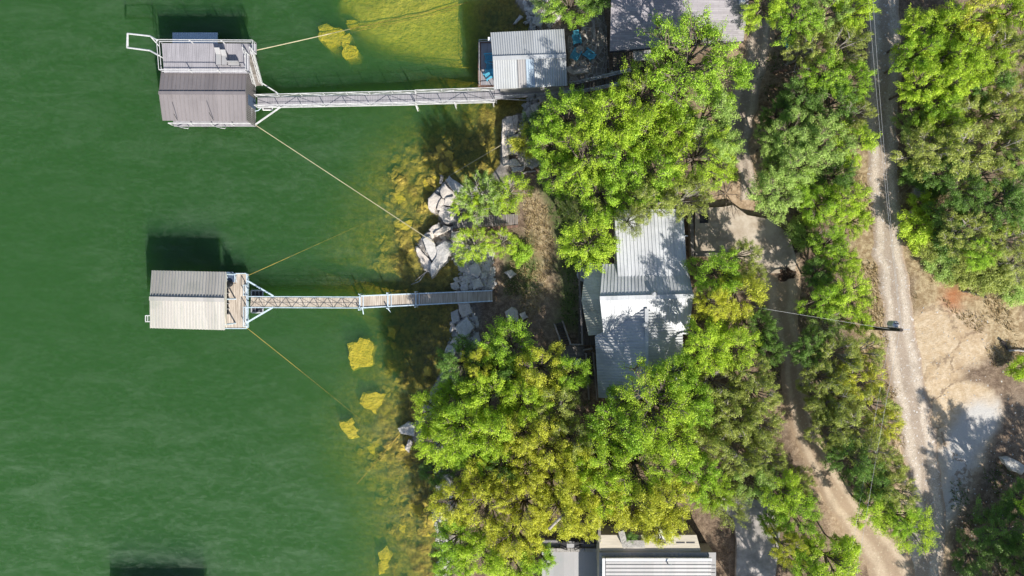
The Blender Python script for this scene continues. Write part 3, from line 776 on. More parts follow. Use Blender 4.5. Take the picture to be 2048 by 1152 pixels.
rr.build('railing', M['pale_steel'], d2)
la = MB()
for yy in (631, 643): la.tube(P(291,yy,.9), P(300,yy,.9), .05)
la.tube(P(291,631,.9), P(291,643,.9), .05); la.tube(P(295.5,631,.9), P(295.5,643,.9), .04); la.build('ladder', M['white_steel'], d2)
br_ = MB(); br_.bar(P(496,562,.9), P(547,592,1.0), .13); br_.bar(P(494,645,.9), P(547,614,1.0), .13); br_.build('brace', M['pale_steel'], d2)
zz = .35; ff = MB(); a, b = P(503,625,zz), P(526,581,zz); ff.box((a.x, a.y, .05), (b.x, b.y, zz)); fo = ff.build('float_platform', M['dark_steel'], d2)
fr = MB(); fr.path([(a.x,a.y,zz+.03),(b.x,a.y,zz+.03),(b.x,b.y,zz+.03),(a.x,b.y,zz+.03),(a.x,a.y,zz+.03)], .07)
for t in (.33, .66): fr.tube((a.x+(b.x-a.x)*t, a.y, zz+.03), (a.x+(b.x-a.x)*t, b.y, zz+.03), .025)
fr.build('frame', M['galv'], fo)
a, b = P(453,628,zd), P(459.5,576,zd)
rk_ = thing('storage_rack', 'long dark metal rack on the wooden porch of the small gabled dock', 'rack', vz((a+b)/2, zd))
f = MB()
for x in (a.x + .05, b.x - .02): f.bar((x, a.y, zd + .8), (x, b.y, zd + .8), .06)
for i in range(6): y = a.y + (b.y - a.y) * i / 5; f.bar((a.x, y, zd + .8), (b.x, y, zd + .8), .05); f.bar((b.x - .02, y, zd + .01), (b.x - .02, y, zd + .8), .05); f.bar((a.x + .05, y, zd + .01), (a.x + .05, y, zd + .8), .05)
f.build('frame', M['galv'], rk_); f = MB(); f.box((a.x, a.y, zd + .3), (b.x, b.y, zd + .36)); f.build('tray', M['black'], rk_)
# folding chair + pot
def folding_chair(loc, rz):
    t = thing('folding_chair', 'blue-grey canvas folding chair on the corner of the small dock porch', 'chair', loc, rz)
    f = MB(); o = Vector(loc)
    f.slab([o + Vector(q) for q in ((-.33,-.3,.42),(.33,-.3,.42),(.33,.28,.38),(-.33,.28,.38))], .03); f.build('seat', M['navy'], t)
    f = MB(); f.slab([o + Vector(q) for q in ((-.33,.28,.4),(.33,.28,.4),(.33,.62,.95),(-.33,.62,.95))], .03); f.build('backrest', M['navy'], t)
    f = MB()
    for x in (-.36, .36):
        f.tube(o + Vector((x,-.32,.01)), o + Vector((x,.3,.6)), .02); f.tube(o + Vector((x,.35,.01)), o + Vector((x,-.3,.6)), .02); f.tube(o + Vector((x,-.32,.62)), o + Vector((x,.45,.62)), .03)
    f.build('frame', M['pale_steel'], t)
folding_chair(P(466, 558, zd + .005), R(0))
q = P(464.5,567,zd)
pt = thing('barrel_grill', 'round black grill standing by the folding chair on the small dock', 'grill', vz(q, zd))
f = MB(); f.tube((q.x,q.y,zd+.45), (q.x,q.y,zd+.62), .18, .3, 16); f.tube((q.x,q.y,zd+.62), (q.x,q.y,zd+.8), .3, .12, 16); f.build('bowl', M['black'], pt)
for t in (0, 2.1, 4.2): f = MB(); f.tube((q.x+.1*math.cos(t),q.y+.1*math.sin(t),zd+.5), (q.x+.3*math.cos(t),q.y+.3*math.sin(t),zd+.01), .02); f.build('leg', M['dark_steel'], pt)

# ---------------------------------------------------------------- shore cabin by the upper gangway
zf = 1.95
q = P(1058, 118, 0)
cb = thing('shore_cabin', 'shore cabin under a patched corrugated metal roof, between the gangway and the stone patio', 'cabin', vz(q, 0))
zr, ze = 5.4, 4.75
NW, NE, RW, RE, SW, SE = P(981,65,ze), P(1128,58,ze), P(985.5,117,zr), P(1132,112,zr), P(988,178,ze - .1), P(1135,171,ze - .1)
rm = MB(); corrugated(rm, NE, NW, RW, RE, .2, .035); ro = rm.build('roof', M['corr'], cb)
rm = MB(); corrugated(rm, SW, lerp(SW, SE, .33), lerp(RW, RE, .33), RW, .2, .035); corrugated(rm, lerp(SW, SE, .56), SE, RE, lerp(RW, RE, .56), .2, .035); rm.build('roof_sheet', M['corr'], ro)
for nm, m_, t0, t1 in (('old_roof_sheet','corr_old',.335,.445),('clear_roof_sheet','corr_blue',.447,.557)):
    rm = MB(); corrugated(rm, lerp(SW,SE,t0), lerp(SW,SE,t1), lerp(RW,RE,t1), lerp(RW,RE,t0), .2, .035); rm.build(nm, M[m_], ro)
rc = MB(); rc.bar(RW + Vector((0,0,.06)), RE + Vector((0,0,.06)), .35, .05); rc.build('ridge_cap', M['corr'], ro)
x0, x1, y0, y1 = SW.x + .5, SE.x - .3, SW.y + .35, NW.y - .4
wl = MB(); wl.box((x0, y0, zf), (x1, y1, ze - .2)); wl.build('wall', M['wall_grey'], cb)
wd = MB(); wd.box((x0 - .05, y0 + 1, zf + .02), (x0 - .003, y1 - 1, zf + 2.1)); wd.build('glass_door', M['glass'], cb)
dm = MB(); a, b = P(958,171,zf), P(988,86,zf)
planks(dm, (a.x, a.y, zf), (x1, a.y, zf), (x1, b.y, zf), (a.x, b.y, zf), .15, .06); dm.build('deck', M['alu_deck'], cb)
ed = MB(); ed.box((a.x - .08, a.y - .1, zf - .3), (a.x + .16, b.y + .1, zf + .07)); ed.box((a.x + .17, b.y, zf - .3), (x1, b.y + .12, zf + .07)); ed.box((a.x + .17, a.y - .14, zf - .3), (x0 + .6, a.y - .005, zf + .07)); ed.build('deck_edge', M['red_wood'], cb)
rr = MB(); railing(rr, [(a.x + .05, a.y, zf), (a.x + .05, b.y, zf), (x0, b.y, zf)], 1.0, 1.4, (1, .5), .025, .04)
rr.build('railing', M['galv'], cb)
for i in range(5):
    x = a.x + .3 + (x1 - a.x - .5) * i / 4
    for y in (a.y + .2, b.y - .2):
        f = MB(); g_ = gz(x, y); f.cyl((x, y, g_ - .3), .09, zf - g_ + .28, 7); f.build('post', M['wood_dark'], cb)
f = MB(); f.cbox(tuple(P(979,78,4.6)), (.25,.25,.25)); f.build('lamp', M['white'], cb)
# south boardwalk
bw = thing('boardwalk', 'grey railed boardwalk along the south side of the shore cabin', 'boardwalk', vz(P(1060,185,0), 0))
dm = MB(); A, B, C, E = P(989,178,1.95), P(1150,168,1.95), P(990,199,1.95), P(1150,187,1.95)
A.y = a.y - .16; B.y = a.y - .16
planks(dm, A, B, E, C, .15, .06); dm.build('deck', M['alu_deck'], bw)
rr = MB(); railing(rr, [P(990,198,1.95), P(1070,193,1.95), P(1150,186,1.95)], 1.0, 1.9, (1, .5), .035); railing(rr, [P(1137,169.5,1.95), P(1150,168.5,1.95)], 1.0, 1.5, (1,.5), .03); rr.build('railing', M['galv'], bw)
f = MB()
f.bar(P(1005,198,1.6), P(1063,201,.9), .07); f.bar(P(1063,201,.9), P(1090,192,1.8), .07)
for px in (992, 1063, 1110): q = P(px,196,1.9); f.cyl((q.x,q.y,gz(q.x,q.y)-.2), .07, 2.0-gz(q.x,q.y), 7)
f.build('brace', M['galv'], bw)
# stairs up the bank
s_ = thing('stairway', 'wooden stairway with thin metal rails climbing past the stone patio under the trees', 'stairway', vz(P(1150,178,0), 0))
A, B, C, E = P(1151,168,1.98), P(1262,142,4.1), P(1151,187,1.98), P(1262,165,4.1)
f = MB(); n = 13
for i in range(n):
    t0, t1 = i / n, (i + .82) / n
    z_ = A.z + (B.z - A.z) * i / n
    f.slab([vz(lerp(A,B,t0),z_), vz(lerp(A,B,t1),z_), vz(lerp(C,E,t1),z_), vz(lerp(C,E,t0),z_)], .06)
f.build('tread', M['wood_dark'], s_)
rr = MB()
for a_, b_ in ((A, B), (C, E)):
    rr.bar(a_ - Vector((0,0,.1)), b_ - Vector((0,0,.1)), .06, .25)
    for hh in (.95, .5): rr.tube(a_ + Vector((0,0,hh)), b_ + Vector((0,0,hh)), .035, .035, 5)
    for i in range(5): q = lerp(a_, b_, i/4); rr.tube(q, q + Vector((0,0,.95)), .035, .035, 5)
rr.build('handrail', M['galv'], s_)
# patio
zp = 1.98
pt_ = [P(a,b,zp) for a, b in [(1139,166),(1150,166),(1215,149),(1214,45),(1190,-40),(1140,-40),(1165,60),(1137,72)]]
pm = MB(); pm.slab([pt_[0],pt_[1],pt_[2],pt_[3],pt_[7]], 2.2); pm.slab([pt_[3]+Vector((-.005,0,-.004)),pt_[4],pt_[5],pt_[6],pt_[7]+Vector((0,.005,-.004))], 2.2)
tag(pm.build('patio', M['flag']), kind='structure')
def ladder_fence(pts, z, name, label, m_, h=1.0):
    t = thing(name, label, 'fence', vz(P(*pts[0], z), z)); f = MB(); g = MB()
    W_ = [P(a, b, z + h) for a, b in pts]
    for a, b in zip(W_[:-1], W_[1:]):
        for o in (-.13, .13): f.bar(a + Vector((o,0,0)), b + Vector((o,0,0)), .06, .06)
        f.bar(a - Vector((0,0,.5)), b - Vector((0,0,.5)), .05, .08)
        n = int((b-a).length/.55)
        for i in range(n+1):
            q = lerp(a,b,i/n); f.bar(q + Vector((-.13,0,0)), q + Vector((.13,0,0)), .05, .05)
            if i % 3 == 0: g.cyl((q.x,q.y,z), .05, h, 6)
    f.build('rail', m_, t); g.build('post', m_, t)
ladder_fence([(1201,-10),(1208,60),(1216,148)], zp, 'rail_fence', 'grey ladder-topped rail fence between the stone patio and the shingled house', M['wood_grey'])
q = P(1186,120,zp)
f = MB(); f.bar(P(1185,128,zp+.15), P(1193,88,zp+.15), .22, .26); lg = f.build('timber_beam', M['dead_wood']); tag(lg, 'pale timber edging beam lying on the stone patio beside the fence', 'beam')
f = MB(); f.bar(P(1189,80,zp+.15), P(1187,40,zp+.15), .2, .26); lg = f.build('timber_beam', M['dead_wood']); tag(lg, 'pale timber beam at the leafy north end of the stone patio', 'beam')
bs = MB(); pts = [(1137,133),(1139,141),(1147,145),(1160,142),(1174,140)]
for i in range(len(pts)-1):
    a_, b_ = P(*pts[i], zp+.45), P(*pts[i+1], zp+.45); bs.bar(a_ - Vector((0,0,.22)), b_ - Vector((0,0,.22)) + (b_-a_).normalized()*.1, .38 + .003*i, .46 - .006*i)
tag(bs.build('stone_bench', M['rock']), 'curved pale stone bench wall on the patio south of the turquoise chairs', 'stone bench')
# adirondack chairs
def adirondack():
    t = thing('adirondack_chair', 'x', 'chair', (0,0,0), 0, 'turquoise garden chairs')
    f = MB()
    for i in range(5): y = -.28 + i*.13; f.slab([(-.27,y,.38-i*.03),(.27,y,.38-i*.03),(.27,y+.115,.355-i*.03),(-.27,y+.115,.355-i*.03)], .025)
    f.build('seat', M['blue_plastic'], t)
    f = MB()
    for i in range(5):
        x = -.26 + i*.105; hgt = .98 - .05*abs(i-2)
        f.slab([(x,.32,.27),(x+.095,.32,.27),(x+.095,.72,hgt),(x,.72,hgt)], .025)
    f.build('backrest', M['blue_plastic'], t)
    for x in (-.38,.26):
        f = MB(); f.slab([(x,-.38,.58),(x+.12,-.38,.58),(x+.12,.5,.54),(x,.5,.54)], .025); f.build('armrest', M['blue_plastic'], t)
        for y0_, y1_ in ((-.3,-.3),(.45,.5)):
            f = MB(); f.bar((x+.06,y1_,0.004),(x+.06,y0_,.55), .09, .05); f.build('leg', M['blue_plastic'], t)
    return t
def copy_tree(o, loc, rz, label=None, group=None):
    c = o.copy(); scn.collection.objects.link(c); c.location = loc; c.rotation_euler = (0,0,rz)
    if label: c['label'] = label
    if group: c['group'] = group
    for ch in list(o.children):
        k = ch.copy(); scn.collection.objects.link(k); k.parent = c
        for g_ in ch.children:
            e_ = g_.copy(); scn.collection.objects.link(e_); e_.parent = k
    return c
ad = adirondack(); first = True
for px, py, z, rz, lab in [
  (1153,83,zp,R(10),'turquoise garden chair on the stone patio, north of the round table'),
  (1152,110,zp,R(150),'turquoise garden chair on the stone patio, south of the round table'),
  (1175,110,zp,R(-125),'turquoise garden chair on the stone patio, on the fence side of the round table'),
  (977,118,zf,R(-85),'turquoise garden chair, northern one on the cabin deck over the water'),
  (979,137,zf,R(-100),'turquoise garden chair in the middle of the cabin deck, half under the roof edge'),
  (977,153,zf,R(-60),'turquoise garden chair, southern one on the cabin deck near the gangway'),
  (1575,93,PG(1575,93).z+.02,R(20),'turquoise garden chair alone under trees beside the dirt loop drive')]:
    loc = P(px, py, z + .01 + (.4 if False else 0))
    if first: ad.location = loc; ad.rotation_euler = (0,0,rz); ad['label'] = lab; first = False
    else: copy_tree(ad, loc, rz, lab)
q = P(1160,99,zp+.5); tb = thing('round_table', 'small round pale table between the turquoise chairs on the stone patio', 'table', vz(q, zp+.005))
f = MB(); f.cyl((q.x,q.y,zp+.48), .36, .05, 24); f.build('tabletop', M['stone_wall'], tb)
f = MB(); f.cyl((q.x,q.y,zp+.007), .09, .472, 10); f.cyl((q.x,q.y,zp+.006), .24, .04, 14); f.build('pedestal', M['dark_steel'], tb)

# dock beyond the bottom edge: its shadow reaches into the frame
q3 = P(330,1260,0)
d3 = thing('boat_dock', 'grey-roofed boat dock just beyond the bottom edge of the lake, showing only as a shadow', 'boat dock', vz(q3,0))
sa, sb, sc_, sd_, se_, sf_ = P(222,1350,3.4), P(425,1350,3.4), P(425,1292,4.4), P(222,1292,4.4), P(425,1236,3.4), P(222,1236,3.4)
f = MB(); ribbed(f, sa, sb, sc_, sd_, .3); ribbed(f, se_, sf_, sd_, sc_, .3); f.build('roof', M['grey_roof'], d3)
f = MB(); planks(f, (sa.x+.3,sa.y+.3,.6), (sb.x+1.6,sa.y+.3,.6), (sb.x+1.6,se_.y-.3,.6), (sa.x+.3,se_.y-.3,.6), .2, .3); f.build('deck', M['wood_y'], d3)
for x in (sa.x+.4, sb.x-.4):
    for y in (sa.y+.4, se_.y-.4): f = MB(); f.cyl((x,y,-.5), .08, 3.95, 7); f.build('post', M['pale_steel'], d3)
# ---------------------------------------------------------------- shingled house (top)
zg = 3.3
sh = thing('shingled_house', 'house with a grey shingle roof cut by the top edge of the photo', 'house', vz(P(1350,20,0), 0))
ze, zr = 5.6, 7.6
SW_, SE_ = P(1220,102,ze), P(1487,82,ze)
xw, xe = SW_.x, SE_.x
yr = SW_.y + 6.0
rm = MB()
rm.slab([SW_, (xe, SE_.y, ze), (xe + .2, yr, zr), (xw - .1, yr, zr)], .15)
rm.slab([(xw - .1, yr, zr), (xe + .2, yr, zr), (xe + .2, yr + 6.5, ze), (xw - .1, yr + 6.5, ze)], .15)
ro = rm.build('roof', M['shingle'], sh)
f = MB(); f.cbox(tuple(P(1484,3,7.0)), (.35,.35,.7)); f.build('vent', M['white'], ro)
wl = MB(); wl.box((xw + .5, SW_.y + 1.3, 2.0), (xe - .5, yr + 6, ze - .12)); wl.build('wall', M['wall_grey'], sh)
ft = MB(); ft.bar(SW_ + Vector((0,-.06,-.1)), SE_ + Vector((0,-.06,-.1)), .08, .2); ft.build('fascia', M['dark_steel'], sh)
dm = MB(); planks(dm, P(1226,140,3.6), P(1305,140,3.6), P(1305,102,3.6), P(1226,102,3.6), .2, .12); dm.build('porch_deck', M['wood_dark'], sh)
f = MB(); corrugated(f, P(1268,122,4.9), P(1302,119,4.9), P(1302,98,5.2), P(1266,101,5.2), .2, .03); f.build('porch_roof', M['corr_old'], sh)
f = MB(); railing(f, [P(1226,140,3.6), P(1300,137,3.6)], .95, 1.2, (1,.5), .03); f.build('railing', M['dark_steel'], sh)
for px,py in ((1228,139),(1300,138)):
    f = MB(); p_ = P(px,py,3.5); f.cyl((p_.x,p_.y,1.5), .09, 1.9, 7); f.build('post', M['wood_dark'], sh)
f = MB(); f.cbox(tuple(P(1240,147,3.2)), (1.6,.5,.25)); tag(f.build('stone_step', M['stone_wall']), 'pale stone step at the head of the patio stairway', 'step')

# ---------------------------------------------------------------- metal-roofed house (centre)
hb = 2.3
hs_ = thing('metal_roofed_house', 'house with several white metal roofs joined at valleys in the centre of the lot', 'house', vz(P(1290,600,0), 0))
z2r, z2e = 7.6, 5.9
RW, RE = P(1199.5,597,z2r), P(1387.5,592,z2r)
rm = MB(); S_W, S_E = P(1207,671,z2e), P(1376,668,z2e)
ribbed(rm, S_W, S_E, RE, RW, .3, .04, .045); ro_s = rm.build('south_roof', M['white_roof'], hs_)
rm = MB(); N_W, N_E = P(1205,528,6.2), P(1373,526,6.2)
ribbed(rm, N_E, N_W, RW, RE, .3, .04, .045); rm.build('main_roof', M['white_roof'], hs_)
rc = MB(); rc.bar(RW + Vector((0,0,.06)), RE + Vector((0,0,.06)), .36, .06); rc.build('ridge_cap', M['white_roof'], hs_)
rm = MB()
za, zb_ = 6.75, 6.35
n0, n1, n2, n3 = P(1236,564,za), P(1375,557,za), P(1366,418,zb_), P(1228,419,zb_)
ribbed(rm, n0, n1, n2, n3, .3, .04, .05, .16); rm.build('north_roof', M['white_roof'], hs_)
f = MB()
pz = P(1369,472,6.6); f.path([(pz.x,pz.y,6.45),(pz.x,pz.y,7.0)], .04); f.path([pz+Vector((0,0,.35)), P(1376,472,7.0)], .035); f.build('antenna', M['white'], hs_)
# cross gable
CP = P(1293,617,7.25); CS = P(1297,806,7.25)
CW0, CW1 = P(1190,672,5.55), P(1197,795,5.55); CE0, CE1 = P(1365,668,5.75), P(1369,795,5.75)
CS = Vector((CP.x, CW1.y, 7.25))
def tri_ribs(mb, eave0, eave1, ridge0, ridge1, sp):
    """plane between an eave and a ridge; seams run from eave to ridge, shortened at the valley"""
    mb.slab([eave0, eave1, ridge1, ridge0], .08)
    L = abs(eave0.y - ridge0.y) + abs(eave1.y - eave0.y); y0_, y1_ = ridge0.y, eave1.y
    n = int(abs(y1_ - y0_) / sp)
    for i in range(1, n):
        y = y0_ + (y1_ - y0_) * i / n
        if y > eave0.y: t = (ridge0.y - y) / (ridge0.y - eave0.y); p_ = lerp(ridge0, eave0, t)
        else: t = (eave0.y - y) / (eave0.y - eave1.y); p_ = lerp(eave0, eave1, t)
        q_ = Vector((ridge0.x, y, ridge0.z))
        mb.bar(p_ + Vector((0,0,.03)), q_ + Vector((0,0,.03)), .05, .10)
rm = MB(); tri_ribs(rm, CW0, CW1, CP, CS, .24); rm.build('west_wing_roof', M['white_roof_x'], hs_)
rm = MB(); tri_ribs(rm, CE0, CE1, CP, CS, .24); rm.build('east_wing_roof', M['white_roof_x'], hs_)
rc = MB(); rc.bar(CP + Vector((0,0,.06)), CS + Vector((0,0,.06)), .3, .06); rc.build('ridge_cap', M['white_roof_x'], hs_)
def turbine(px, py, z):
    c_ = P(px, py, z); f = MB(); f.cyl((c_.x,c_.y,z-.5), .13, .5, 12); f.cyl((c_.x,c_.y,z), .2, .12, 18, .22); f.cyl((c_.x,c_.y,z+.12), .22, .12, 18, .1); return f.build('roof_vent', M['galv'], hs_)
turbine(1308,587,7.75); turbine(1289.5,650,7.5)
wl = MB()
wl.box((P(1240,0,6.2).x, P(0,560,6.2).y, 1.2), (P(1362,0,6.2).x, P(0,424,6.2).y, 6.15))
wl.build('north_wall', M['wall_cream'], hs_)
wl = MB(); wl.box((P(1215,0,5.6).x, P(0,662,5.6).y, 1.2), (P(1368,0,5.6).x, P(0,563,5.6).y, 5.6)); wl.build('wall', M['wall_cream'], hs_)
wl = MB(); wl.box((P(1203,0,5.4).x, P(0,786,5.4).y, 1.2), (P(1360,0,5.4).x, P(0,664,5.4).y, 5.35)); wl.build('wing_wall', M['wall_cream'], hs_)
# west porch roof: two planes falling to the lake
rm = MB(); i0, i1, i2 = P(1204,526,5.5), P(1203,597,6.2), P(1210,668,5.5)
o0, o1, o2 = P(1172,525,4.55), P(1163,601,4.75), P(1177,671,4.55)
def hribs(mb, o_a, o_b, i_b, i_a, n):
    mb.slab([o_a, o_b, i_b, i_a], .08)
    for k in range(n + 1): t = min(max(k / n, .01), .99); mb.bar(lerp(o_a,o_b,t)+Vector((0,0,.03)), lerp(i_a,i_b,t)+Vector((0,0,.03)), .05, .05)
hribs(rm, o0, o1, i1, i0, 15); hribs(rm, o1, o2, i2, i1, 14); rm.build('porch_roof', M['porch_roof'], hs_)
dz_ = 3.0
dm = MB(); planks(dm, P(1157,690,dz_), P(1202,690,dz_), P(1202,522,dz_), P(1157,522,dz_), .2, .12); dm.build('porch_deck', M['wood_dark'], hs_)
rr = MB(); A, B, C = vz(P(1157,522,3.95),dz_), vz(P(1165,690,3.95),dz_), vz(P(1172,522,3.95),dz_)
for hh in (.95,.5): rr.bar(A+Vector((0,0,hh)), B+Vector((0,0,hh)), .14 if hh>.9 else .06, .06); rr.bar(A+Vector((0.08,0,hh)), C+Vector((0,0,hh)), .14 if hh>.9 else .06, .05)
for i in range(8): q = lerp(A,B,i/7); rr.bar(q, q+Vector((0,0,.92)), .1)
rr.build('railing', M['wood_grey_y'], hs_)
for px,py in ((1165,535),(1161,600),(1170,665)):
    f = MB(); p_ = P(px+6,py,4.4); f.cyl((p_.x,p_.y,1.6), .08, 2.85, 7); f.build('post', M['wood_dark'], hs_)
q = P(1168,549,dz_+.75); tb = thing('round_table', 'round grey table half hidden under the lakeside porch roof edge', 'table', vz(q,dz_+.005))
f = MB(); f.cyl((q.x,q.y,dz_+.7), .62, .05, 24); f.build('tabletop', M['galv'], tb); f = MB(); f.cyl((q.x,q.y,dz_+.008), .06, .69, 10); f.cyl((q.x,q.y,dz_+.006), .3, .04, 12); f.build('pedestal', M['dark_steel'], tb)
# outside stairs and landing west of the house
def stair(label, tl, tr_, bl, br, n, m_, rails=True):
    t = thing('stairway', label, 'stairway', vz((tl+br)/2, min(tl.z, bl.z)))
    f = MB()
    for i in range(n):
        a_, b_, c_, d_ = lerp(tl,bl,(i+.1)/n), lerp(tr_,br,(i+.1)/n), lerp(tr_,br,(i+.8)/n), lerp(tl,bl,(i+.8)/n)
        zt = a_.z; f.slab([vz(a_,zt), vz(b_,zt), vz(c_,zt), vz(d_,zt)], .05)
    f.build('tread', m_, t)
    f = MB()
    for a_, b_ in ((tl,bl),(tr_,br)): f.bar(a_-Vector((0,0,.12)), b_-Vector((0,0,.12)), .06, .26)
    f.build('stringer', M['wood_dark'], t)
    if rails:
        f = MB()
        for a_, b_ in ((tl,bl),(tr_,br)):
            f.bar(a_+Vector((0,0,.95)), b_+Vector((0,0,.95)), .14, .06); f.bar(a_+Vector((0,0,.5)), b_+Vector((0,0,.5)), .05, .09)
            for i in range(5): q_ = lerp(a_,b_,i/4); f.bar(q_, q_+Vector((0,0,.92)), .09)
        f.build('handrail', M['wood_grey_y'], t)
    return t
zl = 2.75
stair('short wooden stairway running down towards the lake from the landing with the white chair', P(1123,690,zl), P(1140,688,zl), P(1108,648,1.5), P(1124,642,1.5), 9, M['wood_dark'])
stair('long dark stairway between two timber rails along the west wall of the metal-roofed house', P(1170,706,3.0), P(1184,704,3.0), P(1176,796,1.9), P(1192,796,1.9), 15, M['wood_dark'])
lt = thing('wooden_landing', 'small grey wooden landing between the two stairways by the house', 'deck', vz(P(1147,716,0),0))
f = MB(); planks(f, P(1122,742,zl), P(1169,742,zl), P(1169,692,zl), P(1121,692,zl), .2, .1); f.build('deck', M['wood_grey'], lt)
f = MB(); 
for a_, b_ in (((1141,689),(1166,689)), ((1166,700),(1185,697))): f.bar(P(*a_,zl+.95), P(*b_,zl+.95), .14, .07); f.bar(P(*a_,zl+.5), P(*b_,zl+.5), .05, .08)
for q_ in ((1142,689),(1165,689),(1184,697)): p_ = P(*q_,zl+.95); f.bar((p_.x,p_.y,zl),(p_.x,p_.y,zl+.92), .09)
f.build('railing', M['wood_grey'], lt)
for px,py in ((1125,738),(1166,738),(1126,698),(1164,696)):
    f = MB(); p_ = P(px,py,zl); f.cyl((p_.x,p_.y,1.0), .08, zl-1.12, 7); f.build('post', M['wood_dark'], lt)
q = P(1156.5,725,zl+.4); ch = thing('garden_chair', 'white plastic garden chair alone on the shaded wooden landing', 'chair', vz(q,zl+.012), R(-35))
f = MB(); o = vz(q, zl+.012)
f.slab([o+Vector(v) for v in ((-.26,-.25,.42),(.26,-.25,.42),(.24,.22,.4),(-.24,.22,.4))], .04); f.build('seat', M['white'], ch)
f = MB(); f.slab([o+Vector(v) for v in ((-.26,-.28,.42),(.26,-.28,.42),(.24,-.42,.85),(-.24,-.42,.85))], .04); f.build('backrest', M['white'], ch)
for x in (-.28,.28):
    f = MB(); f.bar(o+Vector((x,-.35,.64)), o+Vector((x,.25,.64)), .07, .03); f.build('armrest', M['white'], ch)
    for y in (-.3,.22): f = MB(); f.bar(o+Vector((x,y,.003)), o+Vector((x,y,.63)), .05); f.build('leg', M['white'], ch)

# retaining walls of the pad
rw = thing('retaining_wall', 'timber-capped retaining wall along the concrete pad east of the metal-roofed house', 'wall', vz(P(1382,470,0),0))
f = MB(); p0, p1 = P(1381,416,zpad), P(1385,514,zpad); f.bar(vz(p0,1.6+.8), vz(p1,1.6+.8), .2, 2.0); f.build('wall', M['concrete'], rw)
f = MB(); f.bar(vz(p0,zpad+.12), vz(p1,zpad+.12), .3, .22); f.bar(P(1387,510,zpad+.12), P(1470,508,zpad+.12), .26, .22); f.build('kerb_beam', M['wood_grey'], rw)
f = MB(); f.bar(P(1372,395,zpad+.3), P(1446,362,zpad+.3), .24, .6); tag(f.build('timber_wall', M['wood_grey']), 'dark timber retaining beam above the shaded pit north of the concrete pad', 'wall')
f = MB(); q = P(1408,437,zpad+.02); f.cbox((q.x,q.y,zpad+.02), (.75,.8,.02)); tag(f.build('flat_black_square', M['black']), 'flat black square in the corner of the concrete pad', 'mat')  # thin black square lying flat on the pad

# ---------------------------------------------------------------- flat-roofed house (bottom)
bh = thing('flat_roofed_house', 'house with stepped flat grey roofs cut by the bottom edge of the photo', 'house', vz(P(1260,1130,0),0))
zlo, zmid, zhi, zt, zbal = 2.8, 5.6, 6.05, 5.4, 2.5
def rect(px0, py0, px1, py1, z): return P(px0, py1, z), P(px1, py0, z)
f = MB(); a, b = rect(1084,1103.5,1197,1300,zlo); f.box((a.x, a.y, zlo - .2), (b.x, b.y, zlo)); lo_o = f.build('low_roof', M['grey_roof'], bh)
pa = MB()
for i in range(4):
    x0_, x1_ = a.x + (b.x - a.x) * i / 4 + .02, a.x + (b.x - a.x) * (i + 1) / 4 - .02
    pa.box((x0_, b.y + .003, zlo - .3), (x1_, b.y + .32, zlo + .1))
pa.build('parapet', M['stone_wall'], lo_o)
wl = MB(); wl.box((a.x + .1, a.y, -.5), (b.x - .05, b.y - .1, zlo - .2)); wl.build('west_wall', M['wall_cream'], bh)
c_, d_ = rect(1198.5,1105,1432,1300,zmid); f = MB(); f.box((c_.x, c_.y, zmid - .25), (d_.x, d_.y, zmid))
n = 26
for i in range(n): x_ = c_.x + .3 + (d_.x - c_.x - .6) * i / n; f.box((x_, d_.y - .9, zmid), (x_ + .04, d_.y - .05, zmid + .05))
for i in range(12): y_ = d_.y - 1.1 - i * .32; f.box((c_.x + .05, y_, zmid), (c_.x + .85, y_ + .04, zmid + .05)); f.box((d_.x - .5, y_, zmid), (d_.x - .05, y_ + .04, zmid + .05))
f.build('mid_roof', M['grey_roof'], bh)
wl = MB(); wl.box((c_.x + .1, c_.y, .5), (d_.x - .1, d_.y - .1, zmid - .25)); wl.build('wall', M['wall_cream'], bh)
e_, g_ = rect(1212,1122,1423,1300,zhi); 
f = MB(); ribbed(f, (g_.x, g_.y, zhi), (g_.x, g_.y - 8, zhi - .8), (e_.x, g_.y - 8, zhi - .8), (e_.x, g_.y, zhi), .34, .07, .06, .15); hi_o = f.build('high_roof', M['grey_roof'], bh)
f = MB(); f.box((e_.x - .02, g_.y + .003, zhi - .25), (g_.x + .02, g_.y + .22, zhi + .06)); f.box((e_.x - .3, g_.y - 8, zhi - .9), (e_.x - .08, g_.y + .22, zhi + .062)); f.build('fascia', M['white'], hi_o)
wl = MB(); wl.box((e_.x + .1, e_.y, zmid), (g_.x - .1, g_.y - .15, zhi - 1.0)); wl.build('upper_wall', M['slate'], bh)
f = MB(); q = P(1336,1128,zhi+.1); f.path([(q.x,q.y,zhi-.1),(q.x,q.y,zhi+.4)], .05); f.path([(q.x,q.y,zhi+.35),(q.x+.2,q.y+.1,zhi+.5)], .06); f.build('vent', M['galv'], hi_o)
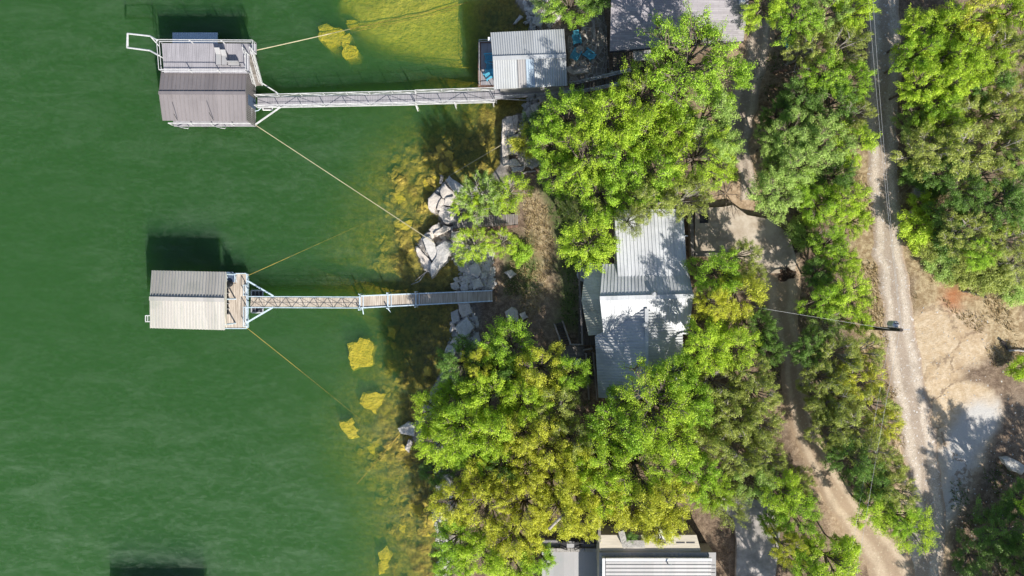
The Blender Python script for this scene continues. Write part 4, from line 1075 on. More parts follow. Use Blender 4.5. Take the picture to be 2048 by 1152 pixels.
# cream terrace with counter
t_a, t_b = rect(1199,1070,1412,1105,zt)
f = MB(); f.slab([(t_a.x, t_b.y-2.9, zt), (P(1412,0,zt).x, t_b.y-2.9, zt), (P(1393,0,zt).x, t_b.y, zt), (t_a.x, t_b.y, zt)], 2.9); f.build('terrace', M['terrace'], bh)
vg = MB()
for px in (1314+9,1353+8,1373+8): q = P(px,1085,zt); vg.cbox((q.x,q.y,zt+.012),(.72,.12,.02))
vg.build('terrace_grate', M['dark_steel'], bh)
ct = thing('stone_counter', 'L-shaped pale stone counter on the cream terrace of the flat-roofed house', 'counter', vz(P(1255,1085,0),zt))
f = MB(); f.bar(P(1243,1064,zt+.45), P(1251,1093,zt+.45), .42, .88); f.bar(P(1252.5,1087.5,zt+.45), P(1288,1087.5,zt+.45), .5, .87); f.build('base', M['concrete'], ct)
f = MB(); f.bar(P(1242,1062,zt+.94), P(1251,1093,zt+.94), .5, .08); f.bar(P(1255,1087.5,zt+.94), P(1289,1087.5,zt+.94), .58, .075); f.build('countertop', M['stone_wall'], ct)
q = P(1260,1072,zt+.4); pl = thing('planter', 'square grey planter box with a bushy green plant beside the stone counter', 'planter', vz(q,zt+.004))
f = MB(); f.prism([(q.x-.2,q.y-.2,zt+.004),(q.x+.2,q.y-.2,zt+.004),(q.x+.2,q.y+.2,zt+.004),(q.x-.2,q.y+.2,zt+.004)], [(q.x-.25,q.y-.25,zt+.5),(q.x+.25,q.y-.25,zt+.5),(q.x+.25,q.y+.25,zt+.5),(q.x-.25,q.y+.25,zt+.5)]); f.build('pot', M['concrete'], pl)
PLANTER = (pl, Vector((q.x, q.y, zt + .8)))
bxr = P(1197,1090,2.5).x
bl_ = rect(1083,1079,1198,1100,zbal)
f = MB(); planks(f, (bl_[0].x,bl_[0].y-.3,zbal), (bxr-.02,bl_[0].y-.3,zbal), (bxr-.02,bl_[1].y,zbal), (bl_[0].x,bl_[1].y,zbal), .2, .2); f.build('balcony', M['alu_deck'], bh)
rr = MB(); ra, rb = Vector((bl_[0].x,bl_[1].y,zbal)), Vector((bxr-.1,bl_[1].y,zbal))
for hh in (1.0,.12): rr.bar(ra+Vector((0,0,hh)), rb+Vector((0,0,hh)), .07, .05)
for i in range(56): q = lerp(ra,rb,i/55); rr.bar(q+Vector((0,0,.1)), q+Vector((0,0,1)), .02)
for i in range(4): q = lerp(ra,rb,i/3); rr.bar(q, q+Vector((0,0,1.05)), .08)
rr.build('railing', M['black'], bh)
def deck_chair(px, py, rz, lab):
    q = P(px,py,zbal+.4); t = thing('deck_chair', lab, 'chair', vz(q,zbal+.008), rz, 'black chairs on the balcony'); o = vz(q,zbal+.008)
    f = MB(); f.slab([o+Vector(v) for v in ((-.25,-.25,.42),(.25,-.25,.42),(.25,.25,.4),(-.25,.25,.4))], .05); f.build('seat', M['black'], t)
    f = MB(); f.slab([o+Vector(v) for v in ((-.25,.25,.42),(.25,.25,.42),(.25,.42,.95),(-.25,.42,.95))], .05); f.build('backrest', M['black'], t)
    for x in (-.29,.29):
        f = MB(); f.bar(o+Vector((x,-.3,.63)), o+Vector((x,.32,.63)), .08, .03); f.build('armrest', M['black'], t)
        for y in (-.25,.28): f = MB(); f.bar(o+Vector((x,y,.003)), o+Vector((x,y,.62)), .05); f.build('leg', M['black'], t)
deck_chair(1130,1090,R(75),'black balcony chair on the lake side of the square grey box table')
deck_chair(1153,1090,R(-75),'black balcony chair on the inland side of the square grey box table')
q = P(1141,1089,zbal+.5); f = MB(); f.box((q.x-.27,q.y-.24,zbal+.01),(q.x+.27,q.y+.24,zbal+.44)); f.box((q.x-.32,q.y-.29,zbal+.44),(q.x+.32,q.y+.29,zbal+.5)); tag(f.build('side_table', M['grey_roof']), 'square grey box table between the two black balcony chairs', 'table')
fp = thing('post_fence', 'tall grey timber post fence running north from the flat-roofed house terrace', 'fence', vz(P(1198,1060,0),0))
f = MB(); f.bar(P(1199,1084,zt+1.1), P(1198,1030,zt+1.1), .22, .12); f.build('rail', M['wood_grey'], fp)
for i in range(4): f = MB(); q = lerp(P(1199,1082,zt+1), P(1198,1032,zt+1), i/3); f.bar((q.x,q.y,1.2),(q.x,q.y,zt+1.03), .16); f.build('post', M['wood_grey'], fp)
f = MB(); q = P(1330,1066,zt); f.box((q.x-.55,q.y-.35,zt-3.0),(q.x+.55,q.y+.35,zt+.35)); f.box((q.x-.6,q.y-.4,zt+.35),(q.x+.6,q.y+.4,zt+.42)); tag(f.build('utility_box', M['white']), 'white metal utility box under the tree at the terrace edge', 'utility box')

# ---------------------------------------------------------------- little wooden platform on the point
wp = thing('wooden_platform', 'old slatted wooden platform under the feathery shrub on the rocky point', 'platform', vz(P(970,445,0),0))
zq = 1.25
f = MB(); planks(f, P(905,457,zq), P(1036,450,zq), P(1036,428,zq), P(908,432,zq), .16, .05, .04); f.build('deck', M['wood_grey_y'], wp)
f = MB(); f.bar(P(905,460,zq), P(985,459,zq), .25, .2); f.bar(P(985,458,zq-.01), P(1036,452,zq-.01), .2, .2); f.build('edge_beam', M['red_wood'], wp)
for px,py in ((910,456),(970,455),(1030,449),(1030,431),(915,434)): f = MB(); q = P(px,py,zq); f.cyl((q.x,q.y,gz(q.x,q.y)-.4), .09, zq-.06-gz(q.x,q.y)+.38, 7); f.build('post', M['wood_dark'], wp)
# ---------------------------------------------------------------- utility pole and wires
pb = P(1733, 655.5, gz(P(1733,655,4.6).x, P(1733,655,4.6).y))
ptop = P(1803, 660, 11.5); bx = vz(pb, pb.z)
pole = thing('utility_pole', 'tall dark utility pole with a transformer leaning out over the gravel road', 'utility pole', bx)
f = MB(); f.tube(bx - Vector((0,0,.3)), ptop, .17, .13, 12); f.build('pole_shaft', M['pole'], pole)
def on_pole(z): return lerp(bx, ptop, (z - bx.z) / (ptop.z - bx.z))
tq = on_pole(10.7) + Vector((-.12, .42, 0)); f = MB(); f.cyl(tq - Vector((0,0,.9)), .27, .9, 16); f.cyl(tq, .27, .08, 16, .2); tf = f.build('transformer', M['galv'], pole)
f = MB(); f.cyl(tq + Vector((.1,.05,.06)), .05, .25, 8, .03); f.cyl(tq + Vector((-.1,.1,.06)), .05, .22, 8, .03); f.build('bushing', M['dark_steel'], tf)
f = MB(); f.bar(on_pole(10.4), tq - Vector((0,0,.4)), .06); f.bar(ptop + Vector((-.1,0,-.3)), ptop + Vector((.75,.04,-.25)), .05); f.bar(ptop + Vector((.0,-.1,-.5)), ptop + Vector((-.1,.35,-.45)), .05)
for i in range(4): q = on_pole(8.9 + .3*i); f.cbox((q.x, q.y + .17, q.z), (.1,.12,.05))
f.build('bracket', M['galv'], pole)
def sag(a, b, s, n=14): return [lerp(a, b, i/n) - Vector((0,0,s*4*(i/n)*(1-i/n))) for i in range(n+1)]
def wire(name, a, b, s, r, m_, label, cat, grp=None, n=14):
    f = MB(); f.path(sag(Vector(a), Vector(b), s, n), r, 5); return tag(f.build(name, m_), label, cat, grp)
W_ = [('upper outer', (1797,652,11.4), (1728,-120,10.5)), ('upper inner', (1787,655,9.9), (1742,-120,9.4))]
wire('power_line', ptop + Vector((0,.1,-.1)), P(1728,-120,11.2), .35, .009, M['wire'], 'western power line running north along the gravel road from the pole', 'power line', 'power lines')
wire('power_line', ptop + Vector((.1,.1,-.15)), P(1739,-120,11.2), .45, .009, M['wire'], 'eastern power line running north along the gravel road from the pole', 'power line', 'power lines')
wire('power_line', on_pole(9.6), P(1679,1260,9.6), .3, .009, M['wire'], 'western power line running south over the dark trees from the pole', 'power line', 'power lines')
wire('power_line', on_pole(11.2), P(1697,1260,11.0), .3, .009, M['wire'], 'eastern power line running south over the dark trees from the pole', 'power line', 'power lines')
wire('service_wire', on_pole(9.6), P(1384,593,6.4), .9, .013, M['wire'], 'service wire crossing the drive from the pole to the metal-roofed house', 'wire')

# mooring cables
def cable(a, b, s, r, m_, label): return wire('mooring_cable', a, b, s, r, m_, label, 'cable', 'mooring cables', 16)
cable(P(511,250,.8), P(868,485,1.4), .25, .035, M['cable'], 'long pale cable from the two-storey dock down to the big rocks on the point')
cable(P(510,101,.9), P(700,58,-.25), .05, .04, M['cable'], 'thick cable from the north corner of the two-storey dock to the sunken yellow rock')
cable(P(700,58,-.25), P(935,5,-.3), .1, .045, M['rusty'], 'yellowed cable lying in the shallow yellow water near the top edge')
cable(P(712,62,-.3), P(912,18,-.35), .1, .03, M['rusty'], 'thin yellowed cable just south of the thicker one in the shallow yellow water')
cable(P(496,551,.6), P(760,432,-1.3), .05, .02, M['rusty'], 'thin cable from the north corner of the small gabled dock towards the point')
cable(P(770,428,-1.0), P(1004,289,.7), .03, .028, M['cable'], 'pale cable stretching over the brown shallows to the stone ledge')
cable(P(494,656,.6), P(720,838,-.5), .1, .022, M['rusty'], 'thin cable from the south corner of the small gabled dock to the sunken rocks')
cable(P(714,968,-.5), P(800,868,.1), .02, .03, M['rusty'], 'short yellow cable over the sunken rocks near the white boulder')
cable(P(846,941,-.1), P(882,990,.3), .02, .03, M['cable'], 'short pale cable at the leafy shore near the yellow trees')
cable(P(830,562,.1), P(850,545,.2), .02, .03, M['dead_wood'], 'short pale cable end beside the big rock and the lower gangway')
f = MB(); f.path([P(868,507,.4), P(855,540,.1), P(838,563,.05), P(822,569,-.1)], .03); tag(f.build('hose', M['wire']), 'thin grey hose curling round the tip of the big rock by the lower gangway', 'hose')

# ---------------------------------------------------------------- rocks
def rock(outline, ztop, zbase, mat, label, seed=0, name='boulder', slope=(0, 0), group='boulders along the shore', cat='boulder', rough=0.07):
    rng = random.Random(seed * 31 + 7)
    mx_ = sum(a for a, b in outline)/len(outline); my_ = sum(b for a, b in outline)/len(outline); gw = 1.0 if 'sunken' in name else 1.07
    k = [P(mx_ + (a - mx_) * gw, my_ + (b - my_) * gw, ztop) for a, b in outline]
    # finer outline with knocks
    pts = []
    for a, b in zip(k, k[1:] + k[:1]):
        n = max(2, int((b - a).length / .35))
        for i in range(n):
            q = lerp(a, b, i / n)
            if i: q += Vector((rng.uniform(-1, 1), rng.uniform(-1, 1), 0)) * rough
            pts.append(q)
    c = sum(pts, Vector()) / len(pts)
    rad = sum((q - c).length for q in pts) / len(pts)
    bm2 = bmesh.new(); rings = []
    for s_, z_ in ((1.12, zbase), (1.07, zbase + (ztop - zbase) * .5), (1.04, zbase + (ztop - zbase) * .75), (1.0, ztop - .12 * min(1, rad)), (.95, ztop - .02), (.82, ztop), (.6, ztop), (.33, ztop)):
        ring = []
        for q in pts:
            p_ = c + (q - c) * s_
            nz = (fbm(np.array([p_.x]), np.array([p_.y]), .9, seed, 3)[0] - .5) * (.15 if 'sunken' in name else .36) if s_ < 1.01 else 0
            jit = rng.uniform(-1, 1) * rough * .8
            p_ = Vector((p_.x + jit, p_.y + rng.uniform(-1, 1) * rough * .8, z_ + nz + slope[0] * (p_.x - c.x) + slope[1] * (p_.y - c.y) if s_ < 1.07 else z_))
            ring.append(bm2.verts.new(p_))
        rings.append(ring)
    n = len(pts)
    for r0, r1 in zip(rings[:-1], rings[1:]):
        for i in range(n):
            bm2.faces.new((r0[i], r0[(i+1) % n], r1[(i+1) % n])); bm2.faces.new((r0[i], r1[(i+1) % n], r1[i]))
    cv_ = bm2.verts.new(c.to_3d() if False else Vector((c.x, c.y, ztop + .02)))
    for i in range(n): bm2.faces.new((rings[-1][i], rings[-1][(i+1) % n], cv_))
    bmesh.ops.recalc_face_normals(bm2, faces=bm2.faces)
    me_ = D.meshes.new(name); bm2.to_mesh(me_); bm2.free(); me_.polygons.foreach_set('use_smooth', [True] * len(me_.polygons)); me_.set_sharp_from_angle(angle=R(28)); me_.materials.append(mat)
    o = D.objects.new(name, me_); scn.collection.objects.link(o)
    return tag(o, label, cat, group)
PT = 'boulder'
ROCKS = [
 ([(857,398),(868,387),(881,395),(869,423),(858,415)],1.0,'rock','squarish tan boulder at the western tip of the rocky point'),
 ([(880,382),(889,368),(907,385),(900,395),(886,396)],1.1,'rock','pale split slab just behind the wooden stump on the rocky point'),
 ([(893,360),(899,353),(932,380),(928,391),(909,384)],1.0,'rock_grey','long pale slab along the north edge of the rocky point'),
 ([(890,396),(906,394),(902,411),(888,409)],1.25,'rock','small square slab wedged in the middle of the rocky point'),
 ([(874,418),(882,397),(889,400),(884,418)],1.15,'rock','narrow slab beside the squarish tan boulder'),
 ([(878,428),(886,413),(901,416),(899,446),(888,444)],1.2,'rock','tall pale slab at the feathery shrub, west end of the wooden platform'),
 ([(858,459),(878,447),(881,458),(866,469)],.8,'rock','flat tan slab south of the point beside the long pale cable'),
 ([(868,468),(888,452),(904,454),(880,469)],.95,'rock','folded tan ledge below the wooden platform'),
 ([(846,480),(860,473),(875,506),(870,525),(858,510)],1.1,'rock_grey','big layered grey slab where the long cable is tied'),
 ([(872,494),(890,483),(909,494),(887,526),(864,551),(862,530),(874,514)],1.2,'rock_grey','largest grey slab of the point, tapering to a tip by the lower gangway'),
 ([(832,496),(840,499),(863,526),(859,543),(848,538)],.7,'rock','dark-sided slab at the waterline left of the big grey slabs'),
 ([(895,510),(903,505),(901,513)],.5,'rock','small loose stone in the crook behind the largest grey slab'),
 ([(964,364),(972,353),(982,360),(973,375)],.8,'rock','tan stone in the dark cove north of the feathery shrub'),
 ([(1005,241),(1014,241),(1014,281),(1004,285)],1.1,'rock','western long column of the stone ledge below the upper gangway'),
 ([(1014.5,234),(1025,233),(1028,267),(1015.5,270)],1.2,'rock','middle long column of the stone ledge below the upper gangway'),
 ([(1027,232),(1034.6,231),(1033,260),(1028,266)],1.2,'rock','thin eastern column of the stone ledge below the upper gangway'),
 ([(1004.6,287),(1015,273),(1017,308),(1006,314)],1.05,'rock','ledge block where the pale cable comes ashore'),
 ([(1016.5,273),(1037,270),(1036,305),(1018.5,306)],1.2,'rock','broad pale block in the middle of the stone ledge'),
 ([(1006,316),(1017,310),(1019,330),(1008,331)],.9,'rock','south-western end block of the stone ledge'),
 ([(1020,320),(1032,317),(1043,330),(1023,332)],1.1,'rock','rounded block at the south end of the stone ledge'),
 ([(1024,334),(1050,333),(1045,341),(1026,343)],.9,'rock_grey','grey slab lying across the foot of the stone ledge'),
 ([(901,568),(913,563),(919,575),(913,580),(904,575)],.5,'rock_grey','wet grey boulder just north of the lower gangway, nearest the water'),
 ([(907,558),(914.5,555),(921,563),(913,566)],.5,'rock_grey','smaller grey boulder behind the wet one north of the lower gangway'),
 ([(923,570),(933,567),(935,580),(923,581)],.6,'rock_grey','grey boulder touching the north side of the lower gangway'),
 ([(938,534),(955,524),(962,544),(955,555),(942,549)],.75,'rock_grey','broad flat grey slab among the stones north of the lower gangway'),
 ([(963,546),(974,544),(972,558),(963,556)],.8,'rock_grey','squarish grey slab right of the broad flat one'),
 ([(916,607),(938,606),(945,625),(925,635),(918,621)],.8,'rock','large boulder partly under the south side of the lower gangway'),
 ([(912,655),(933,634),(947,655),(933,675),(919,668)],.95,'rock_grey','largest pale boulder south of the lower gangway'),
 ([(901,687),(908,677),(920,675),(917,688)],.6,'rock','medium boulder below the largest pale one'),
 ([(890,711),(896,692),(913,692),(908,709),(897,723)],.8,'rock_grey','rounded grey boulder half under the dark green waterside tree'),
 ([(934,712),(941,708),(942,716)],.6,'rock','small stone next to the driftwood log'),
 ([(797,858),(814,847),(830,853),(828,870),(802,867)],.6,'rock_white','bright white boulder standing in the shallows'),
 ([(810,897),(817,881),(824,885),(817,904)],.5,'rock','tan pointed boulder in the shallows below the white one'),
 ([(882,955),(896,951),(905,976),(887,978)],.9,'rock_grey','grey boulder at the foot of the yellow trees'),
 ([(871,1151),(882,1112),(892,1126),(889,1151)],.9,'rock_grey','steep grey slab at the bottom edge of the shore'),
 ([(868,896),(890,892),(890,906),(872,905)],.8,'rock','tan boulder under the lime shore tree'),
 ([(864,1027),(872,1022),(874,1038),(866,1042)],.5,'rock','small tan boulder at the waterline below the short pale cable'),
 ([(1066,46),(1072,27),(1088,30),(1082,53)],.9,'rock_grey','large flat square boulder north of the shore cabin'),
 ([(1027,46),(1039,30),(1045,34),(1034,44)],.35,'rock_grey','pointed rock breaking the dark water north of the shore cabin'),
 ([(1047,44),(1056,40),(1057,45),(1051,48)],.3,'rock_grey','small rock in the dark water next to the pointed one'),
 ([(1096,16),(1108,14),(1110,23),(1099,26)],1.3,'rock_grey','grey block in the rubble near the top edge'),
 ([(1064,55),(1071,51),(1071,57),(1066,59)],.6,'rock_grey','little boulder at the cabin-side corner of the large square one'),
 ([(1078,182),(1092,180),(1096,196),(1082,205)],1.1,'rock','pale bank rock just south of the boardwalk'),
 ([(902,455),(918,451),(923,475),(905,479)],1.0,'rock','tan slab at the west foot of the wooden platform'),
 ([(904,480),(925,474),(931,496),(911,499)],.9,'rock','pale slab under the light green feathery tree south of the platform'),
 ([(934,383),(955,372),(966,386),(942,397)],.9,'rock_grey','grey slab in the cove edge under the feathery crowns'),
 ([(899,420),(910,412),(914,440),(902,445)],1.3,'rock','thin upright slab at the back of the split slabs'),
 ([(846,472),(862,464),(866,474),(852,484)],.7,'rock','small tan block where the long cable crosses the shore'),
 ([(903,626),(915,620),(918,640),(906,646)],.5,'rock_grey','low grey boulder at the waterline below the gangway crossbeam'),
 ([(918,690),(930,684),(938,700),(922,710)],.8,'rock','broken slab between the medium boulder and the driftwood log'),
 ([(890,728),(904,722),(908,742),(894,746)],.7,'rock_grey','grey boulder below the rounded one under the dark green tree'),
 ([(942,560),(958,556),(968,572),(948,580)],.8,'rock_grey','flat grey slab just south of the broad flat one by the gangway'),
 ([(1062,210),(1078,205),(1082,222),(1068,228)],1.0,'rock','pale bank rock between the boardwalk and the stone ledge'),
]
for i, (ol, zt_, m_, lab) in enumerate(ROCKS):
    c = P(sum(a for a, b in ol)/len(ol), sum(b for a, b in ol)/len(ol), zt_)
    g_ = gz(c.x, c.y)
    rock(ol, max(zt_, g_ + .35), min(g_, 0) - .5, M[m_], lab, i, slope=((i*37 % 7 - 3)*.035, (i*53 % 7 - 3)*.035))
for i, (ol, lab, m_) in enumerate([
 ([(1829,384),(1832,376),(1844,375),(1852,383),(1848,393),(1834,393)],'grey rounded fieldstone in the shade east of the gravel road','rock_grey'),
 ([(2015,378),(2022,366),(2032,376),(2038,390),(2028,398),(2016,390)],'dark pointed fieldstone at the right edge among dark bushes','rock_dark'),
 ([(1819,428),(1826,420),(1838,424),(1836,440),(1822,440)],'flat brown fieldstone beside the low bright bush east of the road','rock'),
 ([(2008,919),(2022,917),(2040,926),(2056,940),(2044,948),(2024,941)],'long white flat slab lying on dark ground at the right edge','rock_white'),
 ([(1012,625),(1024,616),(1034,622),(1036,642),(1018,640)],'brown fieldstone on the bank path above the driftwood log','rock'),
 ([(1040,628),(1050,624),(1056,634),(1046,640)],'small brown fieldstone on the bank near the bright green tree','rock'),
 ([(1010,545),(1024,540),(1032,548),(1020,556)],'pale fieldstone set in the slope above the lower gangway','rock_grey')]):
    g_ = PG(sum(a for a, b in ol)/len(ol), sum(b for a, b in ol)/len(ol)).z
    rock(ol, g_ + .5, g_ - .3, M[m_], lab, 60 + i, 'fieldstone', group='fieldstones on the bank')
for i, (ol, zt_, lab) in enumerate([
 ([(695,690),(720,676),(738,678),(745,685),(744,728),(705,741),(697,716)],-.3,'big squarish sunken rock glowing yellow south of the lower gangway'),
 ([(717,806),(728,787),(770,789),(752,829)],-.3,'cracked sunken yellow rock, second below the lower gangway'),
 ([(677,845),(703,838),(718,874),(698,876)],-.3,'sunken orange-yellow rock farthest out in the green water'),
 ([(736,895),(753,880),(768,905),(757,925)],-.75,'dim yellow-green sunken rock below the outermost one'),
 ([(633,52),(660,50),(688,60),(682,82),(662,94),(640,80)],-.5,'large sunken yellow rock the thick cable is tied to'),
 ([(684,88),(710,91),(713,112),(692,120),(684,104)],-.45,'round sunken yellow rock just south-east of the cabled one'),
 ([(683,72),(698,66),(699,86),(684,86)],-.55,'small sunken yellow block wedged between the two larger ones near the cable'),
 ([(694,40),(712,38),(714,50),(696,54)],-.85,'faint sunken block north of the thick cable'),
 ([(757,1104),(772,1094),(782,1112),(768,1150),(758,1148)],-.45,'narrow sunken ridge rock near the bottom edge'),
 ([(785,392),(800,386),(812,398),(796,406)],-.4,'small rounded sunken rock out from the point'),
 ([(848,358),(872,350),(884,366),(872,384),(852,378)],-.12,'brown sunken boulder just off the wooden stump'),
 ([(816,998),(836,990),(846,1012),(838,1032),(818,1016)],-.25,'amber sunken boulder off the yellow shore trees'),
 ([(806,1026),(820,1022),(822,1038),(808,1040)],-.5,'little sunken stone beside the amber boulder'),
 ([(790,450),(820,438),(836,456),(826,474),(798,470)],-.3,'brown sunken slab west of the folded tan ledge'),
 ([(776,655),(792,660),(788,678),(775,672)],-.6,'small sunken mossy rock between the gangway and the big yellow rock'),
 ([(840,1050),(862,1046),(866,1068),(846,1072)],-.25,'sunken amber stone nearest the shore above the dark water'),
 ([(800,1048),(814,1046),(818,1062),(804,1064)],-.5,'small dim sunken stone south-west of the amber boulder'),
]):
    c = P(sum(a for a, b in ol)/len(ol), sum(b for a, b in ol)/len(ol), zt_)
    rock(ol, zt_, min(gz(c.x, c.y), zt_) - 1.0, M['algae'], lab, 90 + i, 'sunken_rock', group='sunken rocks in the shallows', rough=.16)

# loose stones: too many to count
ico = bmesh.new(); bmesh.ops.create_icosphere(ico, subdivisions=1, radius=1); ICO_V = np.array([v.co[:] for v in ico.verts]); ICO_F = np.array([[v.index for v in f_.verts] for f_ in ico.faces]); ico.free()
def rubble(polys, counts, rng, rmin, rmax):
    V = []; F = []
    for pl, cnt in zip(polys, counts):
        z_ = zone(pl); lo = z_.min(0); hi = z_.max(0); got = 0
        while got < cnt:
            q = rng.uniform(lo, hi, (cnt * 2, 2)); q = q[inpoly(q[:, 0], q[:, 1], z_)][:cnt - got]
            zz_ = gz_arr(q[:, 0], q[:, 1])
            for (x, y), g_ in zip(q, zz_):
                r = rmin + (rmax - rmin) * rng.random() ** 2.5; a_ = rng.uniform(0, 6.28)
                v = ICO_V * (1 + rng.uniform(-.28, .28, (len(ICO_V), 1))) * np.array([r, r * rng.uniform(.55, .95), r * rng.uniform(.35, .6)])
                v = np.stack([v[:, 0]*math.cos(a_) - v[:, 1]*math.sin(a_) + x, v[:, 0]*math.sin(a_) + v[:, 1]*math.cos(a_) + y, v[:, 2] + g_ + r * .12], -1)
                F.append(ICO_F + 12 * len(V)); V.append(v); got += 1
    return np.concatenate(V), np.concatenate(F)
def np_mesh(name, V, F, mat, kind=None, tint=None):
    m = D.meshes.new(name); m.from_pydata(V.tolist(), [], F.tolist()); m.materials.append(mat)
    if tint is not None:
        a = m.attributes.new('tint', 'FLOAT', 'POINT'); a.data.foreach_set('value', tint.astype(np.float32))
    o = D.objects.new(name, m); scn.collection.objects.link(o)
    if kind: o['kind'] = kind
    return o
nr = np.random.default_rng(4)
V, F = rubble([[(900,500),(940,490),(985,500),(988,578),(925,582),(918,545)], [(905,640),(940,612),(960,640),(955,700),(920,720),(893,712)], [(1034,240),(1090,235),(1095,330),(1040,340)], [(1045,0),(1120,-10),(1120,45),(1060,62)], [(860,880),(895,880),(905,1000),(878,1000)], [(1060,190),(1120,188),(1090,235),(1040,235)], [(830,485),(905,450),(905,520),(860,555)], [(868,1000),(890,1000),(900,1150),(872,1150)], [(880,360),(935,385),(930,410),(870,420)]],
    [900, 380, 620, 260, 200, 260, 160, 200, 120], nr, .05, .34)
tag(np_mesh('rubble', V, F, M['rock_grey']), None, None, None, 'stuff')
V, F = rubble([[(1842,610),(2040,640),(2000,800),(1880,1050),(1830,1050),(1830,700)], [(1930,800),(2048,780),(2048,1152),(1900,1152)], [(1395,410),(1600,430),(1600,640),(1540,600)]], [260, 420, 90], nr, .02, .09)
tag(np_mesh('pebbles', V, F, M['rock_white']), None, None, None, 'stuff')
V, F = rubble([[(780,300),(990,240),(980,350),(880,365),(850,430),(820,560),(740,540),(760,420)], [(690,880),(800,860),(870,900),(870,1070),(780,1080)], [(760,600),(900,610),(880,760),(800,850),(740,760)]], [260, 190, 160], nr, .15, .62)
V = V - np.array([0, 0, .06])
tag(np_mesh('lakebed_stones', V, F, M['bed_stone']), None, None, None, 'stuff')

# ---------------------------------------------------------------- foliage
def limb_mesh(segs, mat, name):
    f = MB()
    for a, b, r0, r1 in segs: f.tube(a, b, r0, r1, 5)
    m = D.meshes.new(name); m.from_pydata(f.v, [], f.f); m.materials.append(mat); return m
def leaf_mesh(C, N, size, tint, rng, name, aspect=.62):
    """one bent leaf-clump blade per point"""
    n = len(C)
    N = N / (np.linalg.norm(N, axis=1, keepdims=True) + 1e-9)
    r = rng.normal(size=(n, 3)); U = np.cross(N, r); U /= (np.linalg.norm(U, axis=1, keepdims=True) + 1e-9); W = np.cross(N, U)
    s = size * rng.uniform(.6, 1.35, (n, 1)); a = aspect * rng.uniform(.75, 1.2, (n, 1))
    p0 = C - U * s; p1 = C + W * s * a + N * s * .25; p2 = C + U * s; p3 = C - W * s * a + N * s * .25
    V = np.stack([p0, p1, p2, p3], 1).reshape(-1, 3)
    i = np.arange(n) * 4
    F = np.concatenate([np.stack([i, i+1, i+2], 1), np.stack([i, i+2, i+3], 1)])
    m = D.meshes.new(name)
    m.vertices.add(len(V)); m.vertices.foreach_set('co', V.astype(np.float32).reshape(-1))
    m.loops.add(F.size); m.loops.foreach_set('vertex_index', F.astype(np.int32).reshape(-1))
    m.polygons.add(len(F)); m.polygons.foreach_set('loop_start', np.arange(0, F.size, 3, dtype=np.int32)); m.polygons.foreach_set('loop_total', np.full(len(F), 3, dtype=np.int32))
    m.update(); m.validate()
    at = m.attributes.new('tint', 'FLOAT', 'POINT'); at.data.foreach_set('value', np.repeat(np.clip(tint, 0, 1), 4).astype(np.float32))
    m.materials.append(LEAF['g'])
    return m
